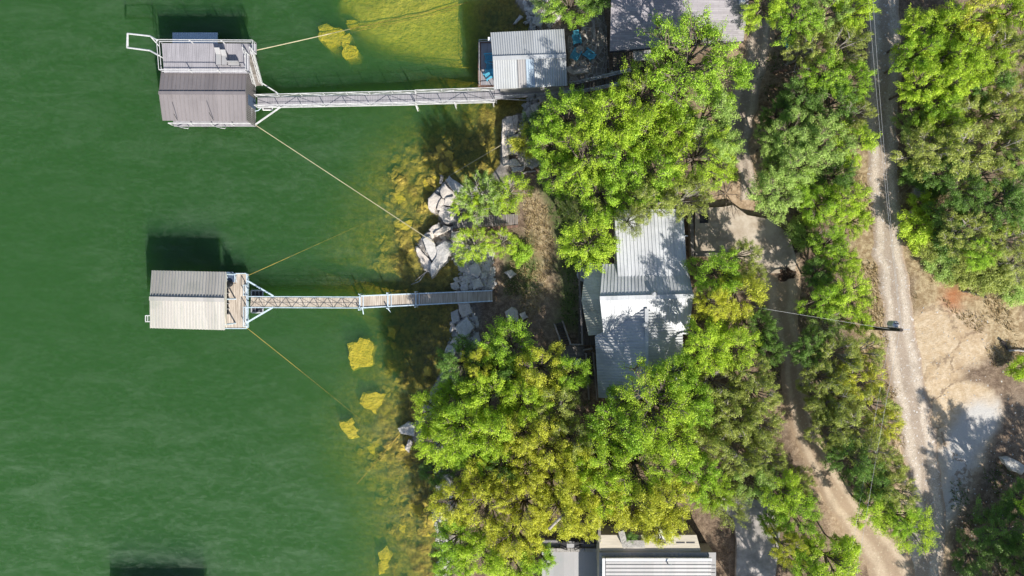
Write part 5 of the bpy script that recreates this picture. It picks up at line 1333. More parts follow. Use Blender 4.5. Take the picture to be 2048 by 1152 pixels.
def make_proto(seed, style):
    """unit crown radius 1; height hh; returns crown mesh, trunk mesh, hh"""
    rng = np.random.default_rng(seed)
    st = dict(
      broad=dict(hh=2.0, limbs=10, sub=12, rc=.115, nl=125, leaf=.0195, flat=.55, fork=.35),
      big=dict(hh=1.75, limbs=13, sub=16, rc=.085, nl=95, leaf=.0135, flat=.6, fork=.35),
      juniper=dict(hh=1.7, limbs=12, sub=11, rc=.095, nl=118, leaf=.0175, flat=.8, fork=.18),
      sparse=dict(hh=1.7, limbs=10, sub=11, rc=.13, nl=84, leaf=.019, flat=.5, fork=.3),
      bush=dict(hh=1.1, limbs=9, sub=8, rc=.19, nl=105, leaf=.035, flat=.7, fork=.08))[style]
    hh = st['hh']; segs = []; cl = []
    lean = np.array([rng.uniform(-.08, .08), rng.uniform(-.08, .08), 0])
    fork = np.array([0, 0, hh * st['fork']]) + lean
    segs.append((np.array([0, 0, -.08]), fork, .06, .045))
    n = st['limbs']; ph = rng.uniform(0, 6.28); lob = rng.uniform(.72, 1.05, n)
    for i in range(n + 1):
        if i == n: az, reach = rng.uniform(0, 6.28), .18
        else: az, reach = ph + 6.283 * i / n + rng.uniform(-.3, .3), lob[i] * (1.0 if i % 2 == 0 else rng.uniform(.5, .85))
        ztop = hh * (.97 - .42 * reach ** 1.8) + rng.uniform(-.12, .08) * hh
        end = np.array([math.cos(az) * reach, math.sin(az) * reach, ztop])
        start = fork + np.array([0, 0, rng.uniform(0, .25) * hh])
        mid = start * .45 + end * .55 + np.array([rng.uniform(-.07, .07), rng.uniform(-.07, .07), .10 * hh])
        pts = [start * (1-t)**2 + 2*t*(1-t)*mid + end*t*t for t in np.linspace(0, 1, 6)]
        for j in range(5): segs.append((pts[j], pts[j+1], .036*(1-j/6.5), .036*(1-(j+1)/6.5)))
        cl.append((end, 1.0))
        for k in range(st['sub']):
            t = rng.uniform(.35, .98); b0 = start*(1-t)**2 + 2*t*(1-t)*mid + end*t*t
            a2 = az + rng.choice([-1, 1]) * rng.uniform(.4, 1.4); L = rng.uniform(.14, .40) * (1.15 - .3*t)
            e2 = b0 + np.array([math.cos(a2)*L, math.sin(a2)*L, rng.uniform(-.03, .16)*hh*.6])
            rr_ = math.hypot(e2[0], e2[1])
            if rr_ > 1.05: e2[:2] *= 1.05/rr_
            m2 = (b0 + e2)/2 + np.array([0, 0, .03])
            segs.append((b0, m2, .014, .010)); segs.append((m2, e2, .010, .005))
            cl.append((e2, rng.uniform(.65, 1.1)))
    for _ in range(30 if style == 'juniper' else 16):
        e = cl[rng.integers(len(cl))][0]; d = np.array([rng.normal(), rng.normal(), abs(rng.normal()) * .5 + .2]); d /= np.linalg.norm(d)
        segs.append((e, e + d * st['rc'] * 1.25, .007, .003)); e1 = e + d * st['rc'] * .6; d2 = d + rng.normal(size=3) * .5; segs.append((e1, e1 + d2 * st['rc'] * .6, .005, .002))
    C = []; N = []; T = []
    for c, s in cl:
        m = int(st['nl'] * s * rng.uniform(.7, 1.2)); rc = st['rc'] * s
        d = rng.normal(size=(m, 3)); d /= np.linalg.norm(d, axis=1, keepdims=True)
        rad = rng.uniform(.25, 1.0, (m, 1)) ** .5
        # ragged outline: stretch each clump a little along its own direction
        ax = np.array([c[0], c[1], 0]); ax = ax / (np.linalg.norm(ax) + 1e-6)
        off = d * rad * rc * np.array([1, 1, st['flat']]); az_ = rng.uniform(-.7, .7); ax = np.array([ax[0]*math.cos(az_)-ax[1]*math.sin(az_), ax[0]*math.sin(az_)+ax[1]*math.cos(az_), 0]); off += ax * (rng.normal(size=(m, 1)) * rc * .75)
        off[:, 2] = np.where(off[:, 2] < 0, off[:, 2] * .6, off[:, 2])
        C.append(c + off)
        nn = d * .65 + np.array([0, 0, .75]) + rng.normal(size=(m, 3)) * .42; N.append(nn)
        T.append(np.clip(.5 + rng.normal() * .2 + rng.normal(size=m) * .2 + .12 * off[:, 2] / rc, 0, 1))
    crown = leaf_mesh(np.concatenate(C), np.concatenate(N), st['leaf'], np.concatenate(T), rng, 'crown_' + style)
    trunk = limb_mesh([(a, b, r0, r1) for a, b, r0, r1 in segs], M['pale_bark'] if style in ('sparse', 'juniper') else M['bark'], 'trunk_' + style)
    return crown, trunk, hh
PROTO = {k: [make_proto(11 * i + j * 101 + 5, k) for i in range(n)] for j, (k, n) in enumerate([('broad', 5), ('big', 3), ('juniper', 5), ('sparse', 2), ('bush', 3)])}
COUNT = [0]
def tree(px, py, r, h, kind, label, style=None, group=None, name=None, cat=None):
    i = COUNT[0]; COUNT[0] += 1
    rng = random.Random(i * 7 + 3)
    style = style or ('bush' if h < 3 else 'juniper' if kind == 'o' else 'big' if r > 72 else 'broad')
    crown, trunk, hh = PROTO[style][i % len(PROTO[style])]
    g_ = PG(px, py, h * .7); gr = max(gz(g_.x, g_.y), 0.0)
    Rm = r / S * (H - gr - h * .7) / H
    name = name or {'bush': 'shrub', 'juniper': 'evergreen_tree'}.get(style, 'broadleaf_tree')
    cat = cat or ('shrub' if style == 'bush' else 'tree')
    o = thing(name, label, cat, (g_.x, g_.y, gr - .03), rng.uniform(0, 6.28), group or ('shrubs' if style == 'bush' else 'trees on the lake shore'))
    sx, sy = Rm * rng.uniform(.93, 1.07), Rm * rng.uniform(.93, 1.07)
    for nm, me_ in (('trunk', trunk), ('crown', crown)):
        c = D.objects.new(nm, me_); scn.collection.objects.link(c); c.parent = o
        c.scale = (sx, sy, h / hh)
        if nm == 'crown':
            c.material_slots[0].link = 'OBJECT'; c.material_slots[0].material = LEAF[kind]
    return o
def grove(group, rows, hf=1.2, rf=1.1):
    for q in rows: tree(q[0], q[1], q[2] * rf, q[3] * (hf if q[3] > 3.6 else 1), *q[4:6], style=q[6] if len(q) > 6 else None, group=group)
grove('trees between the upper gangway and the house', [
 (1375,118,92,10.5,'g','huge bright green tree spreading over the corner of the shingled house roof'),
 (1292,190,66,8.5,'l','lime-green tree with bare twigs beside the top of the patio stairway'),
 (1446,160,50,8,'g','green tree leaning over the dirt loop drive, right of the huge shingle-roof tree'),
 (1415,232,58,7.5,'p','pale green tree just below the huge shingle-roof tree'),
 (1140,232,52,8,'g','green tree directly south of the boardwalk behind the shore cabin'),
 (1212,238,58,10,'l','bright green tree south of the patio stairway foot'),
 (1105,290,50,6.5,'g','green tree overhanging the east side of the stone ledge'),
 (1165,315,66,8,'l','broad bright green tree in the middle of the dense stand east of the ledge'),
 (1235,310,56,7.5,'g','green tree with dead grey twigs in the centre of the dense stand'),
 (1292,268,58,8,'l','light green tree below the lime one by the stairway'),
 (1348,262,52,7.5,'l','lime tree between the huge shingle-roof tree and the light green one'),
 (1398,312,66,8,'l','wide light-green tree north of the pit with the timber wall'),
 (1440,292,40,7,'p','pale green tree at the edge of the bare tan soil patch'),
 (1300,352,60,7.5,'g','green tree two crowns north of the metal-roofed house'),
 (1118,345,46,6,'g','green tree shading the grassy hollow behind the rocky point'),
 (1205,392,52,6.5,'g','green tree over the dark hollow north-west of the metal-roofed house'),
 (1312,392,48,7.8,'o','olive tree drooping over the north edge of the metal roof'),
 (1376,390,46,7.4,'o','olive tree between the north roof edge and the timber wall'),
 (1262,440,30,7.6,'o','thin olive spray of branches over the north-west roof corner','sparse'),
 (1168,436,42,6.5,'o','olive crown just north of the yellow-green tree at the porch'),
 (1174,490,56,8,'l','light yellow-green tree with long arms overhanging the lakeside porch roof','broad'),
 (1448,342,26,3.5,'l','vivid green bush beside the timber wall and the bare soil'),
 (1062,282,34,2.6,'y','yellow-lime bush on the rubble beside the stone ledge'),
 (1082,252,34,3.2,'d','dark shaded bush between the ledge and the gangway'),
 (1142,8,46,5,'g','green tree hanging over the north end of the shore cabin and patio'),
 (1192,-14,36,5.5,'d','dark green tree at the top edge beside the rail fence'),
 (1098,2,32,3,'p','grey-green shrub in the rubble at the top edge'),
])
grove('trees between the houses and the gravel road', [
 (1530,12,44,6,'l','lime tree at the top edge right beside the shingled house'),
 (1598,32,54,7,'g','green tree at the top edge, north of the dirt loop drive'),
 (1655,22,48,7,'p','pale green tree at the top edge between the drive and the gravel road'),
 (1706,22,46,7,'l','bright lime tree at the top edge against the gravel road'),
 (1622,92,44,6,'o','olive evergreen right of the lone turquoise chair'),
 (1690,88,48,6.5,'o','yellow-olive evergreen beside the gravel road near the top'),
 (1652,150,46,6.5,'g','green tree right of the bleached brush pile'),
 (1702,165,42,6.5,'g','green tree touching the gravel road opposite the dense right-hand wood'),
 (1604,195,46,6,'d','dark tree just below the bleached brush pile'),
 (1664,208,48,6.5,'d','dark green tree two crowns below the brush pile, towards the road'),
 (1558,228,34,5.5,'d','dark tree at the south end of the dirt loop drive'),
 (1712,222,34,5,'o','small yellow-olive evergreen at the gravel road edge'),
 (1592,262,54,6.8,'p','pale green tree, northern one of the big pale clump'),
 (1652,286,60,7,'p','large pale green tree in the middle of the pale clump'),
 (1548,282,38,5.8,'p','pale green tree at the west side of the pale clump by bare soil'),
 (1703,288,44,6,'l','light yellow-green tree of the pale clump nearest the road'),
 (1592,326,54,6.8,'p','pale green tree in the south half of the pale clump'),
 (1548,338,34,4.5,'p','small pale green tree on the east edge of the bare soil'),
 (1548,386,56,6.5,'p','rounded pale green tree at the north end of the long drive'),
 (1604,372,40,5.5,'g','green tree tucked behind the rounded pale one at the drive head'),
 (1672,352,42,5.5,'d','dark brushy tree south of the pale clump, by the straw verge'),
 (1690,398,46,6,'l','vivid green tree beside the straw verge of the gravel road'),
 (1638,408,42,5.5,'g','green tree left of the vivid one at the straw verge'),
 (1622,428,26,3.5,'l','little vivid lime bush at the head of the long drive'),
 (1710,442,32,4,'l','low lime shrub on the straw verge, south of the vivid tree'),
 (1606,468,32,2.8,'p','grey twiggy shrub at the east edge of the concrete drive'),
 (1660,488,40,5,'g','green tree east of the concrete drive, above the leaf pile'),
 (1682,520,36,5,'l','light lime tree on the slope west of the gravel road'),
 (1638,545,36,5,'d','dark green tree at the bend of the drive'),
 (1700,592,54,6,'l','wide vivid green tree north of the utility pole foot'),
 (1648,598,40,5.5,'g','green tree under the service wire beside the drive'),
 (1718,642,30,4,'l','vivid lime shrub right at the utility pole foot'),
 (1652,655,34,4.5,'p','grey-green thinning tree west of the utility pole','sparse'),
], 1.15, 1.0)
grove('trees around the concrete pad', [
 (1436,545,50,8,'g','dark green tree against the east wall of the metal-roofed house'),
 (1490,512,40,6,'o','yellow-olive tree at the south-east corner of the concrete pad'),
 (1478,585,58,7,'y','yellow-green tree south of the concrete pad where the service wire ends'),
 (1424,608,38,8,'y','yellow-green tree touching the east gable of the house'),
 (1512,556,30,5,'o','small olive tree overhanging the west edge of the drive'),
 (1522,655,38,5,'d','dark tree on the west edge of the drive under the service wire'),
 (1540,704,32,5,'d','dark sparse tree where the drive narrows'),
 (1412,690,54,8.6,'l','bright lime tree at the south-east corner of the wing roof'),
 (1468,690,50,6.5,'l','bright lime tree right of the one at the wing roof corner'),
], 1.2, 1.0)
grove('trees around the south wing and the lower house', [
 (1300,812,84,9.4,'l','huge lime tree covering the south end of the wing roof'),
 (1348,752,46,8.2,'g','green crown spreading over the east wing roof'),
 (1372,800,50,7.5,'g','green tree at the east side of the wing roof'),
 (1236,860,60,8,'g','green tree just south of the wing roof end'),
 (1335,868,64,8,'l','lime tree south-east of the huge wing-roof tree'),
 (1205,915,58,8,'l','light green tree east of the yellow grove'),
 (1278,925,66,8.5,'l','broad light green tree midway between wing roof and cream terrace'),
 (1205,985,50,7.5,'l','light green tree north of the timber post fence'),
 (1268,1000,62,8,'y','yellow-lime tree overhanging the cream terrace'),
 (1330,1000,60,8,'y','yellow-lime tree over the shaded yard north of the terrace'),
 (1312,1045,44,7.5,'y','yellow-lime crown drooping over the terrace edge and utility box'),
 (1385,950,50,7,'g','green tree north of the concrete forecourt'),
 (1425,985,42,6,'l','vivid green tree at the north-west corner of the forecourt'),
 (1392,888,46,6.5,'o','olive tree between the huge wing-roof tree and the olive thicket'),
 (1440,770,46,6,'o','olive evergreen on the north-west side of the olive thicket'),
 (1500,745,42,6,'o','olive evergreen beside the narrowing drive'),
 (1472,832,54,6.5,'o','grey-olive evergreen in the centre of the olive thicket'),
 (1520,792,42,6,'o','olive evergreen leaning to the tan drive'),
 (1522,852,44,6.2,'o','yellow-olive evergreen along the west side of the tan drive'),
 (1472,900,52,6.5,'o','olive evergreen on the south side of the olive thicket'),
 (1534,914,40,6,'o','olive evergreen south of the yellow-olive one by the drive'),
 (1424,836,42,5.5,'o','olive evergreen on the west side of the olive thicket'),
 (1505,962,44,5.5,'p','pale grey-green tree north of the forecourt'),
 (1455,1012,40,5.5,'o','thin pale olive tree hanging over the white forecourt corner','sparse'),
 (1562,985,46,6,'l','vivid lime tree east of the concrete forecourt'),
 (1592,1028,44,5.5,'g','vivid green tree south of the lime one by the forecourt'),
 (1598,966,32,5,'o','olive tree at the drive, right of the lime forecourt tree'),
 (1545,1046,28,3.2,'g','blue-green shrub at the east edge of the forecourt'),
 (1580,1100,38,6.5,'y','tan-yellow thin tree near the bottom edge by the forecourt','juniper'),
 (1662,1122,56,6,'l','vivid lime tree at the bottom edge beside the driveway'),
 (1690,1100,30,5,'l','small lime tree overhanging the west side of the driveway near the bottom'),
 (1612,1142,40,6.5,'g','green tree at the bottom edge left of the vivid lime one'),
])
grove('evergreens between the drive and the gravel road', [
 (1618,700,40,5.5,'d','dark evergreen at the north tip of the strip between drive and road'),
 (1682,712,50,6,'o','olive evergreen south-west of the utility pole'),
 (1736,705,42,5.5,'o','yellow-olive evergreen directly south of the utility pole'),
 (1650,758,42,6,'o','dark olive evergreen beside the narrow part of the drive'),
 (1722,762,50,6.2,'y','yellowest evergreen of the strip, second south of the pole','juniper'),
 (1668,800,50,6.2,'o','olive evergreen in the middle of the strip under no wires'),
 (1642,812,34,5,'o','small olive evergreen on the east side of the tan drive'),
 (1752,808,42,5.5,'o','olive evergreen on the strip where the wires cross the verge'),
 (1700,850,54,6.5,'o','broad olive evergreen under the paired wires'),
 (1664,862,42,6,'o','dark olive evergreen overhanging the sunny drive'),
 (1772,846,38,5,'y','yellow-green shrub-like tree at the road verge with fallen leaves','juniper'),
 (1702,915,46,6.2,'d','dark green evergreen beside the drive, south of the broad olive one'),
 (1742,905,50,6.2,'o','olive evergreen between the wires and the gravel road'),
 (1786,935,36,5,'o','small olive evergreen at the gravel road edge'),
 (1742,965,44,5.8,'d','dark evergreen at the narrow south end of the strip'),
 (1794,985,46,5.8,'o','spiky olive evergreen casting onto the gravel road'),
 (1748,1018,46,5.5,'l','vivid green tree at the south tip of the strip'),
 (1802,1035,42,5.5,'g','green tree at the south tip nearest the gravel road'),
 (1832,1066,48,5.5,'l','airy light-green tree with open branches over the road junction','sparse'),
], 1.1, 0.97)
grove('waterside trees below the lower gangway', [
 (1020,690,54,6.5,'g','bright green round tree just east of the driftwood log'),
 (990,742,46,6,'d','dark green tree below the bright round one'),
 (920,728,46,6,'d','dark green tree overhanging the rounded grey boulder'),
 (956,726,34,6.2,'y','yellow-lime crown among the dark waterside trees'),
 (1082,738,48,6.5,'y','yellow-green tree west of the wooden landing'),
 (1138,748,38,5.5,'g','green tree at the south edge of the wooden landing'),
 (982,790,52,6.8,'l','lime tree inland of the dark waterside trees'),
 (922,795,44,6,'g','green tree at the water between the dark trees and the lime spread'),
 (1050,800,50,6.5,'l','lime tree in the middle of the slope below the landing'),
 (1112,812,46,6,'o','olive tree above the brown soil south of the long stairway'),
 (868,826,44,6,'l','lime tree reaching farthest out over the water'),
 (925,850,60,7,'l','broad lime tree beside the white boulder'),
 (985,862,54,7,'l','lime tree right of the broad one by the white boulder'),
 (1045,865,50,6.5,'y','yellow-lime tree at the north edge of the yellow grove'),
 (882,885,44,6,'l','lime tree drooping over the tan boulders at the water'),
 (942,905,44,6,'g','green tree on the west edge of the dark gap'),
 (1010,925,38,5,'d','dark tree inside the shaded gap of the yellow grove'),
 (872,945,30,3,'d','dark waterside bush behind the grey shore boulder'),
], 1.5)
grove('yellow grove north of the lower house', [
 (1092,890,50,7.5,'y','yellow tree at the north-west of the yellow grove'),
 (1142,880,46,7,'o','olive-yellow tree on the north side of the yellow grove'),
 (1152,930,44,7.5,'y','yellow tree on the east edge of the yellow grove'),
 (1058,942,44,7,'y','yellow tree just east of the dark gap'),
 (1108,960,52,7.5,'y','yellow tree in the centre of the yellow grove'),
 (962,955,44,6.5,'y','yellow tree on the west side, above the dark gap'),
 (910,1005,50,6.5,'y','yellow tree at the water by the short pale cable'),
 (978,1010,58,7.5,'y','large greyish-yellow tree in the west half of the grove','big'),
 (1048,1012,56,7.5,'y','large yellow tree in the south centre of the grove','big'),
 (1118,1020,50,7.5,'y','yellow tree beside the leaning pale trunk'),
 (1165,1030,46,7.5,'y','golden tree above the balcony with the black chairs'),
 (1028,1068,52,7,'y','yellow tree at the south-west of the grove, near the low roof'),
 (915,1080,48,6,'g','green waterside tree south of the yellow grove'),
 (958,1108,50,6.2,'l','light green tree near the bottom edge by the shore'),
 (1022,1120,48,6,'l','light green tree at the bottom edge left of the low grey roof'),
 (902,1135,38,5,'g','green tree at the bottom shore corner above the steep slab'),
 (1072,1110,36,5.5,'g','green tree touching the west edge of the low grey roof'),
], 1.3)
grove('wood east of the gravel road', [
 (1842,62,46,7,'l','lime tree at the north-west corner of the right-hand wood'),
 (1902,58,44,7,'l','lime tree second in from the road at the top of the right-hand wood'),
 (1955,28,54,7.5,'y','yellow-olive tree at the top edge of the right-hand wood'),
 (2022,26,44,7,'l','yellow-lime tree in the top right corner'),
 (1835,108,38,7,'g','green tree hanging to the shaded gravel road'),
 (1885,118,42,7,'l','yellow-lime tree, second row of the right-hand wood'),
 (1938,105,48,7.5,'l','wide lime tree in the upper middle of the right-hand wood'),
 (1996,92,46,7,'o','yellow-olive tree near the right edge, second row'),
 (2036,95,38,6.5,'o','olive tree cut by the right edge, second row'),
 (1846,165,44,7,'l','lime tree on the road side, third row of the right-hand wood'),
 (1905,165,44,7,'l','bright lime tree, third row, left of the dark gap'),
 (1868,205,42,6.5,'g','green tree south of the road-side lime one'),
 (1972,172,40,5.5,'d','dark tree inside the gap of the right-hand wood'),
 (2015,222,48,6.5,'o','golden-olive tree below the bare grey shrub at the right edge'),
 (1930,230,48,6.2,'o','olive tree in the middle of the right-hand wood'),
 (1838,252,36,4.5,'p','grey-green shrubby tree along the shaded road'),
 (1862,298,50,6.5,'o','olive tree at the south-west of the right-hand wood'),
 (1930,298,58,7,'o','broad olive tree at the south side of the right-hand wood'),
 (2005,292,48,6.5,'o','olive tree on the south-east of the right-hand wood'),
 (2042,318,36,6,'p','grey-olive tree at the right edge above the dark fieldstone'),
 (1928,378,44,5.5,'d','dark olive tree below the broad one'),
 (1995,402,44,5.5,'d','dark green tree left of the dark fieldstone'),
 (2038,425,38,5,'d','dark tree cut by the right edge beside the lime bush'),
 (1846,408,22,2.2,'l','small bright green bush below the rounded fieldstone'),
 (1832,460,34,2.4,'l','spreading bright green bush between road and cracked soil'),
 (1938,470,46,5.5,'o','olive tree at the edge of the straw slope'),
 (1955,505,38,5,'g','blue-green tree over the straw slope'),
 (2005,448,28,3.5,'l','vivid lime bush among dark trees near the right edge'),
 (1858,500,24,1.6,'o','low olive bush at the top of the cracked soil, nearest the road'),
 (1885,535,26,1.5,'p','low grey-green bush on the cracked soil above the clearing'),
 (1905,480,32,2.4,'d','dark low bush left of the olive tree at the straw slope'),
 (1925,545,26,1.6,'o','low olive bush just above the red soil patch'),
 (1868,372,26,2.0,'d','dark low bush right of the rounded fieldstone'),
 (1826,345,24,1.8,'d','dark low bush on the shaded road side above the rounded fieldstone'),
 (1960,560,28,1.6,'o','low olive bush above the thin dark log'),
 (2030,585,24,1.5,'p','low grey bush on the straw slope at the right edge'),
 (1985,548,36,2.2,'o','low olive scrub above the red soil patch'),
 (2034,528,40,3,'o','low olive scrub at the right edge above the straw slope'),
 (1972,128,40,6.5,'l','yellow-green tree filling the second row gap of the right-hand wood'),
 (2038,182,40,6,'o','olive tree cut by the right edge beside the bare grey shrub'),
 (1892,255,40,6,'l','light green tree between the road-side row and the broad olive tree'),
 (2038,262,38,6,'o','olive tree cut by the right edge, fourth row'),
 (1880,345,38,4.8,'d','dark low tree above the rounded fieldstone'),
 (1978,345,42,5.5,'o','olive tree between the broad one and the dark fieldstone'),
 (2042,372,32,4.5,'d','dark bushy tree right of the dark fieldstone'),
 (1902,425,36,4,'d','dark scrubby tree right of the small bright bush'),
 (2032,480,38,4,'o','olive scrub tree at the right edge below the lime bush'),
 (2042,738,20,2,'l','small vivid bush at the right edge beside the fallen timber'),
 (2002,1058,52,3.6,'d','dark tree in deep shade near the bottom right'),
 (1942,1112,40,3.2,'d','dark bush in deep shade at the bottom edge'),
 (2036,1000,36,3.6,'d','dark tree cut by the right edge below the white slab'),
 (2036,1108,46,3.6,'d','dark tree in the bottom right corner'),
], 1.15, 1.1)
# trees just beyond the lower right edge, which throw the long shade over the pale clearing
for gx_, gy_, r, h in ((1995,1040,62,10.5),(1985,1130,60,10.5),(2065,1010,60,11),(2070,1110,60,11),(1995,1215,60,10.5),(2140,1060,60,11.5),(2075,1210,60,11),(1940,1280,52,10),(2010,1300,58,11),(2145,1160,60,11),(2100,1330,60,11.5),(2190,1250,62,12),(2215,1130,62,12),(2050,1390,60,11.5),(1940,1092,58,11.5),(1928,985,54,10.5),(1905,1160,58,11.5),(1885,1240,56,11),(1795,1335,42,8),(2150,1380,62,12)):
    k_ = (H - 5 - h * .7) / H
    tree(1024 + (gx_ - 1024) / k_, 576 + (gy_ - 576) / k_, r, h, 'g', 'tall green tree standing beyond the lower right edge, shading the pale clearing', 'broad', 'tall trees beyond the edge')
for gx_, gy_, r, h in ((1548,1200,52,10),(1600,1275,52,10),(1535,1290,52,10.5)):
    k_ = (H - 3 - h * .7) / H
    tree(1024 + (gx_ - 1024) / k_, 576 + (gy_ - 576) / k_, r, h, 'g', 'tall green tree standing beyond the bottom edge, shading the concrete forecourt', 'broad', 'tall trees beyond the bottom edge')
# shrubs on the rocky point
for px, py, r, h, k, lab, sty, nm in (
 (962,390,50,9.0,'p','feathery grey-green tree leaning over the wooden platform on the point','juniper','broadleaf_tree'),
 (1020,382,42,8.0,'l','feathery tree at the north-east side of the point above the cove','sparse','broadleaf_tree'),
 (930,408,32,7.5,'l','feathery tree crown nearest the split slabs of the point','juniper','broadleaf_tree'),
 (985,392,40,6.5,'l','low light green tree filling the middle of the feathery crowns','juniper','broadleaf_tree'),
 (945,490,42,4.4,'l','light green feathery tree south of the wooden platform','juniper','broadleaf_tree'),
 (1004,484,30,3.4,'l','light green shrub at the bank path beside the platform','juniper','shrub'),
 (1040,505,24,1.4,'g','low green bush in the shaded slope above the stones','bush','shrub')):
    tree(px, py, r, h, k, lab, sty, 'shrubs and thin trees on the rocky point', nm, 'tree' if nm == 'broadleaf_tree' else 'shrub')
# plant in the planter
pl, pp_ = PLANTER
f = PROTO['bush'][0][0]; c = D.objects.new('plant', f); scn.collection.objects.link(c); c.parent = pl; c.location = pp_ - ORIG[pl.name] - Vector((0,0,.35)); c.scale = (.5,.5,.6); c.material_slots[0].link = 'OBJECT'; c.material_slots[0].material = LEAF['d']

# ---------------------------------------------------------------- dead wood and debris
def dead(px, py, n, L, label, name='brush_pile', m_='dead_wood', seed=1, up=.35, cat='brush', r=.03):
    rng = random.Random(seed); c = PG(px, py); f = MB()
    def grow(p, d, l, r_, depth):
        q = p + d * l; f.tube(p, q, r_, r_ * .7, 5)
        if depth:
            for _ in range(3):
                d2 = (d + Vector((rng.uniform(-.9,.9), rng.uniform(-.9,.9), rng.uniform(-.3,.4)))).normalized(); grow(q, d2, l * rng.uniform(.5,.8), r_ * .65, depth - 1)
    for i in range(n):
        a = 6.283 * i / n + rng.uniform(-.5, .5); d = Vector((math.cos(a), math.sin(a), up)).normalized()
        grow(c + Vector((0, 0, .05)) + d * .1, d, L * rng.uniform(.6, 1), r, 2)
    return tag(f.build(name, M[m_]), label, cat, 'dead brush and bare shrubs')
dead(1592,124,9,.9,'bleached grey brush pile under the trees east of the dirt loop drive', seed=2)
dead(1990,165,8,.6,'bare grey dead shrub in the gap of the right-hand wood', 'dead_shrub', seed=3, up=1.2)
dead(1635,478,7,.7,'bare grey twigs of a dead shrub east of the concrete drive', 'dead_shrub', seed=4, up=.8)
dead(1658,630,6,.6,'bleached dead branches under the service wire', 'dead_branches', seed=5, up=.5)
dead(1545,965,6,.6,'grey dead branches in the dark gap beside the drive', 'dead_branches', seed=6)
dead(1452,388,7,1.3,'bare leafless shrub overhanging the tan soil by the timber wall', 'bare_shrub', 'bark', 7, .9, r=.035)
dead(1455,975,5,.9,'thin bare branches above the white forecourt corner', 'bare_branches', 'bark', 8, .9)
dead(1215,165,6,.6,'tangle of bare twigs on the north side of the patio stairway top', 'bare_twigs', seed=9, up=.6)
def log(a, b, r, label, m_='dead_wood', name='log', up=.1, cat='log'):
    f = MB(); A, B = PG(*a), PG(*b); n = 5
    pts = [lerp(A, B, i/n) + Vector((0,0,r + up)) + (Vector(((i*13%5-2)*.02, (i*7%5-2)*.02, 0))) for i in range(n+1)]
    for i in range(n): f.tube(pts[i], pts[i+1], r*(1-.06*i), r*(1-.06*(i+1)), 8)
    return tag(f.build(name, M[m_]), label, cat)
log((961,676),(944,722),.16,'bleached driftwood log lying across the stones below the lower gangway', name='driftwood_log')
log((988,505),(972,575),.07,'long thin driftwood pole lying along the stones north of the lower gangway', name='driftwood_pole')
log((1046,346),(1072,342),.09,'pale fallen log in the dark cleft south of the stone ledge')
log((1922,581),(1972,594),.09,'thin dark log lying on the red soil patch','pole')
log((2000,680),(2012,698),.12,'short dark log on the straw slope at the right','pole')
log((2015,700),(2060,702),.09,'pale plank-like timber at the right edge beside the vivid bush', name='fallen_timber', cat='timber')
log((1546,146),(1572,141),.16,'reddish rotten log at the foot of the bleached brush pile','red_wood')
f = MB(); A, B = P(1098,1058,9.0), P(1136,1020,9.6); f.tube(A, B, .13, .1, 7); tag(f.build('leaning_trunk', M['pale_bark']), 'pale bare trunk leaning through the yellow grove above the balcony', 'tree trunk')
f = MB(); q = P(922,350,.1); f.tube(P(884,352,.9), P(882,366,.5), .14, .17, 8); f.tube(P(884,352,.92), P(880,350,1.0), .1, .05, 6); tag(f.build('wooden_stump', M['pale_bark']), 'weathered wooden stump at the north tip of the rocky point', 'stump')
# leaf piles on the drive
def pile(px, py, r, label, seed):
    rng = np.random.default_rng(seed); c = PG(px, py); n = 900
    a = rng.uniform(0, 6.283, n); rr_ = np.sqrt(rng.uniform(0, 1, n)) * r * (1 + .3*np.sin(a*3+seed)); x = c.x + np.cos(a)*rr_; y = c.y + np.sin(a)*rr_*.8
    z = c.z + .14 + .10 * (1 - (rr_/r/1.3)**2) * rng.uniform(.3, 1, n)
    m = leaf_mesh(np.stack([x,y,z],-1), rng.normal(size=(n,3)) + np.array([0,0,1.0]), .075, rng.uniform(0,1,n), rng, 'leaf_pile')
    m.materials.clear(); m.materials.append(M['litter']); o = D.objects.new('leaf_pile', m); scn.collection.objects.link(o); tag(o, label, 'leaf pile', 'piles of fallen leaves')
M['litter'] = simple('brown_fallen_leaves', (0.12, 0.08, 0.055), .9, .5, 5)
pile(1590,482,1.3,'large dark pile of brown leaves at the east edge of the concrete drive',1)
pile(1572,548,.75,'small pile of brown leaves on the drive by the yellow-olive tree',2)

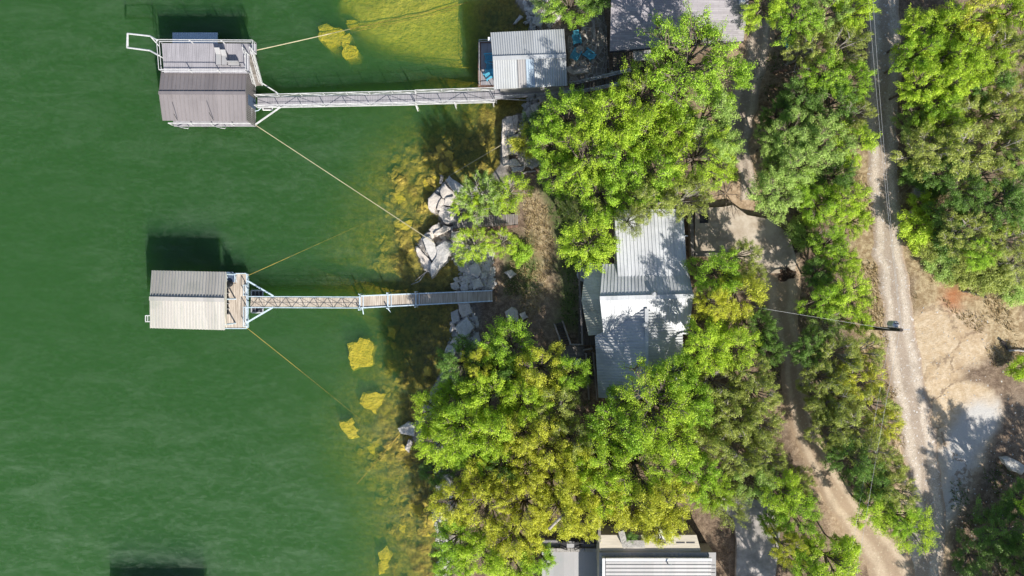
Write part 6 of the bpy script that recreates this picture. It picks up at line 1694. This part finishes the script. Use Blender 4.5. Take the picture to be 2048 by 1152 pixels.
# ---------------------------------------------------------------- grass: too much to count
def grass(name, polys, dens, hgt, c1, c2, seed, wid=.02):
    rng = np.random.default_rng(seed); X = []
    for pl in polys:
        z_ = zone(pl); lo = z_.min(0); hi = z_.max(0); n = int((hi-lo).prod() * dens)
        q = rng.uniform(lo, hi, (n, 2)); q = q[inpoly(q[:,0], q[:,1], z_)]; q = q[fbm(q[:,0], q[:,1], 1.4, seed, 3) > .47]; X.append(q)
    q = np.concatenate(X); n = len(q); z = gz_arr(q[:,0], q[:,1]); a = rng.uniform(0, 6.283, n); h = hgt * rng.uniform(.5, 1.4, n); w_ = wid * rng.uniform(.7, 1.5, n)
    ca, sa = np.cos(a), np.sin(a); lean = rng.uniform(.4, 1.2, n) * h
    p0 = np.stack([q[:,0] - sa*w_, q[:,1] + ca*w_, z - .02], -1); p1 = np.stack([q[:,0] + sa*w_, q[:,1] - ca*w_, z - .02], -1)
    p2 = np.stack([q[:,0] + ca*lean, q[:,1] + sa*lean, z + h], -1)
    V = np.stack([p0,p1,p2], 1).reshape(-1,3); F = np.arange(3*n).reshape(-1,3)
    o = np_mesh(name, V, F, leafmat(name + '_blades', c1, c2, .25), 'stuff', np.repeat(rng.uniform(0,1,n),3))
    return o
grass('dry_grass', [[(1700,300),(1738,310),(1752,520),(1778,700),(1750,740),(1715,700),(1715,480)], [(1795,340),(1845,400),(1870,560),(1825,600),(1808,450)], [(1880,600),(2070,560),(2070,780),(2000,760),(1960,680)], [(1045,370),(1085,380),(1110,480),(1090,620),(1040,640),(1000,560),(1050,480)], [(1760,760),(1798,780),(1812,930),(1795,960)], [(1840,360),(1940,380),(1920,520),(1860,520)]], 60, .28, (.17,.12,.05), (.52,.42,.23), 5, .03)
grass('ground_cover', [[(1080,370),(1170,400),(1160,660),(1125,640),(1100,480)], [(1000,470),(1062,470),(1080,590),(1010,590)], [(1860,500),(2070,480),(2070,600),(1990,600),(1900,560)], [(1900,960),(2070,900),(2070,1160),(1890,1160)], [(1380,620),(1560,640),(1560,760),(1480,800),(1390,760)], [(860,880),(1180,800),(1180,1000),(900,1060)], [(1480,120),(1720,60),(1720,480),(1600,480),(1560,240)]], 34, .18, (.03,.06,.012), (.14,.22,.04), 6, .045)
grass('leaf_litter', [[(1380,600),(1560,640),(1560,1000),(1380,900)], [(880,720),(1200,800),(1200,1060),(890,1060)], [(1480,120),(1720,60),(1720,480),(1600,480),(1560,240)], [(1600,480),(1720,480),(1720,700),(1620,680)], [(1800,0),(2060,0),(2060,560),(1900,560),(1810,300)], [(1590,700),(1790,720),(1820,1040),(1740,1040)]], 40, .05, (.09,.05,.025), (.30,.19,.10), 7, .05)
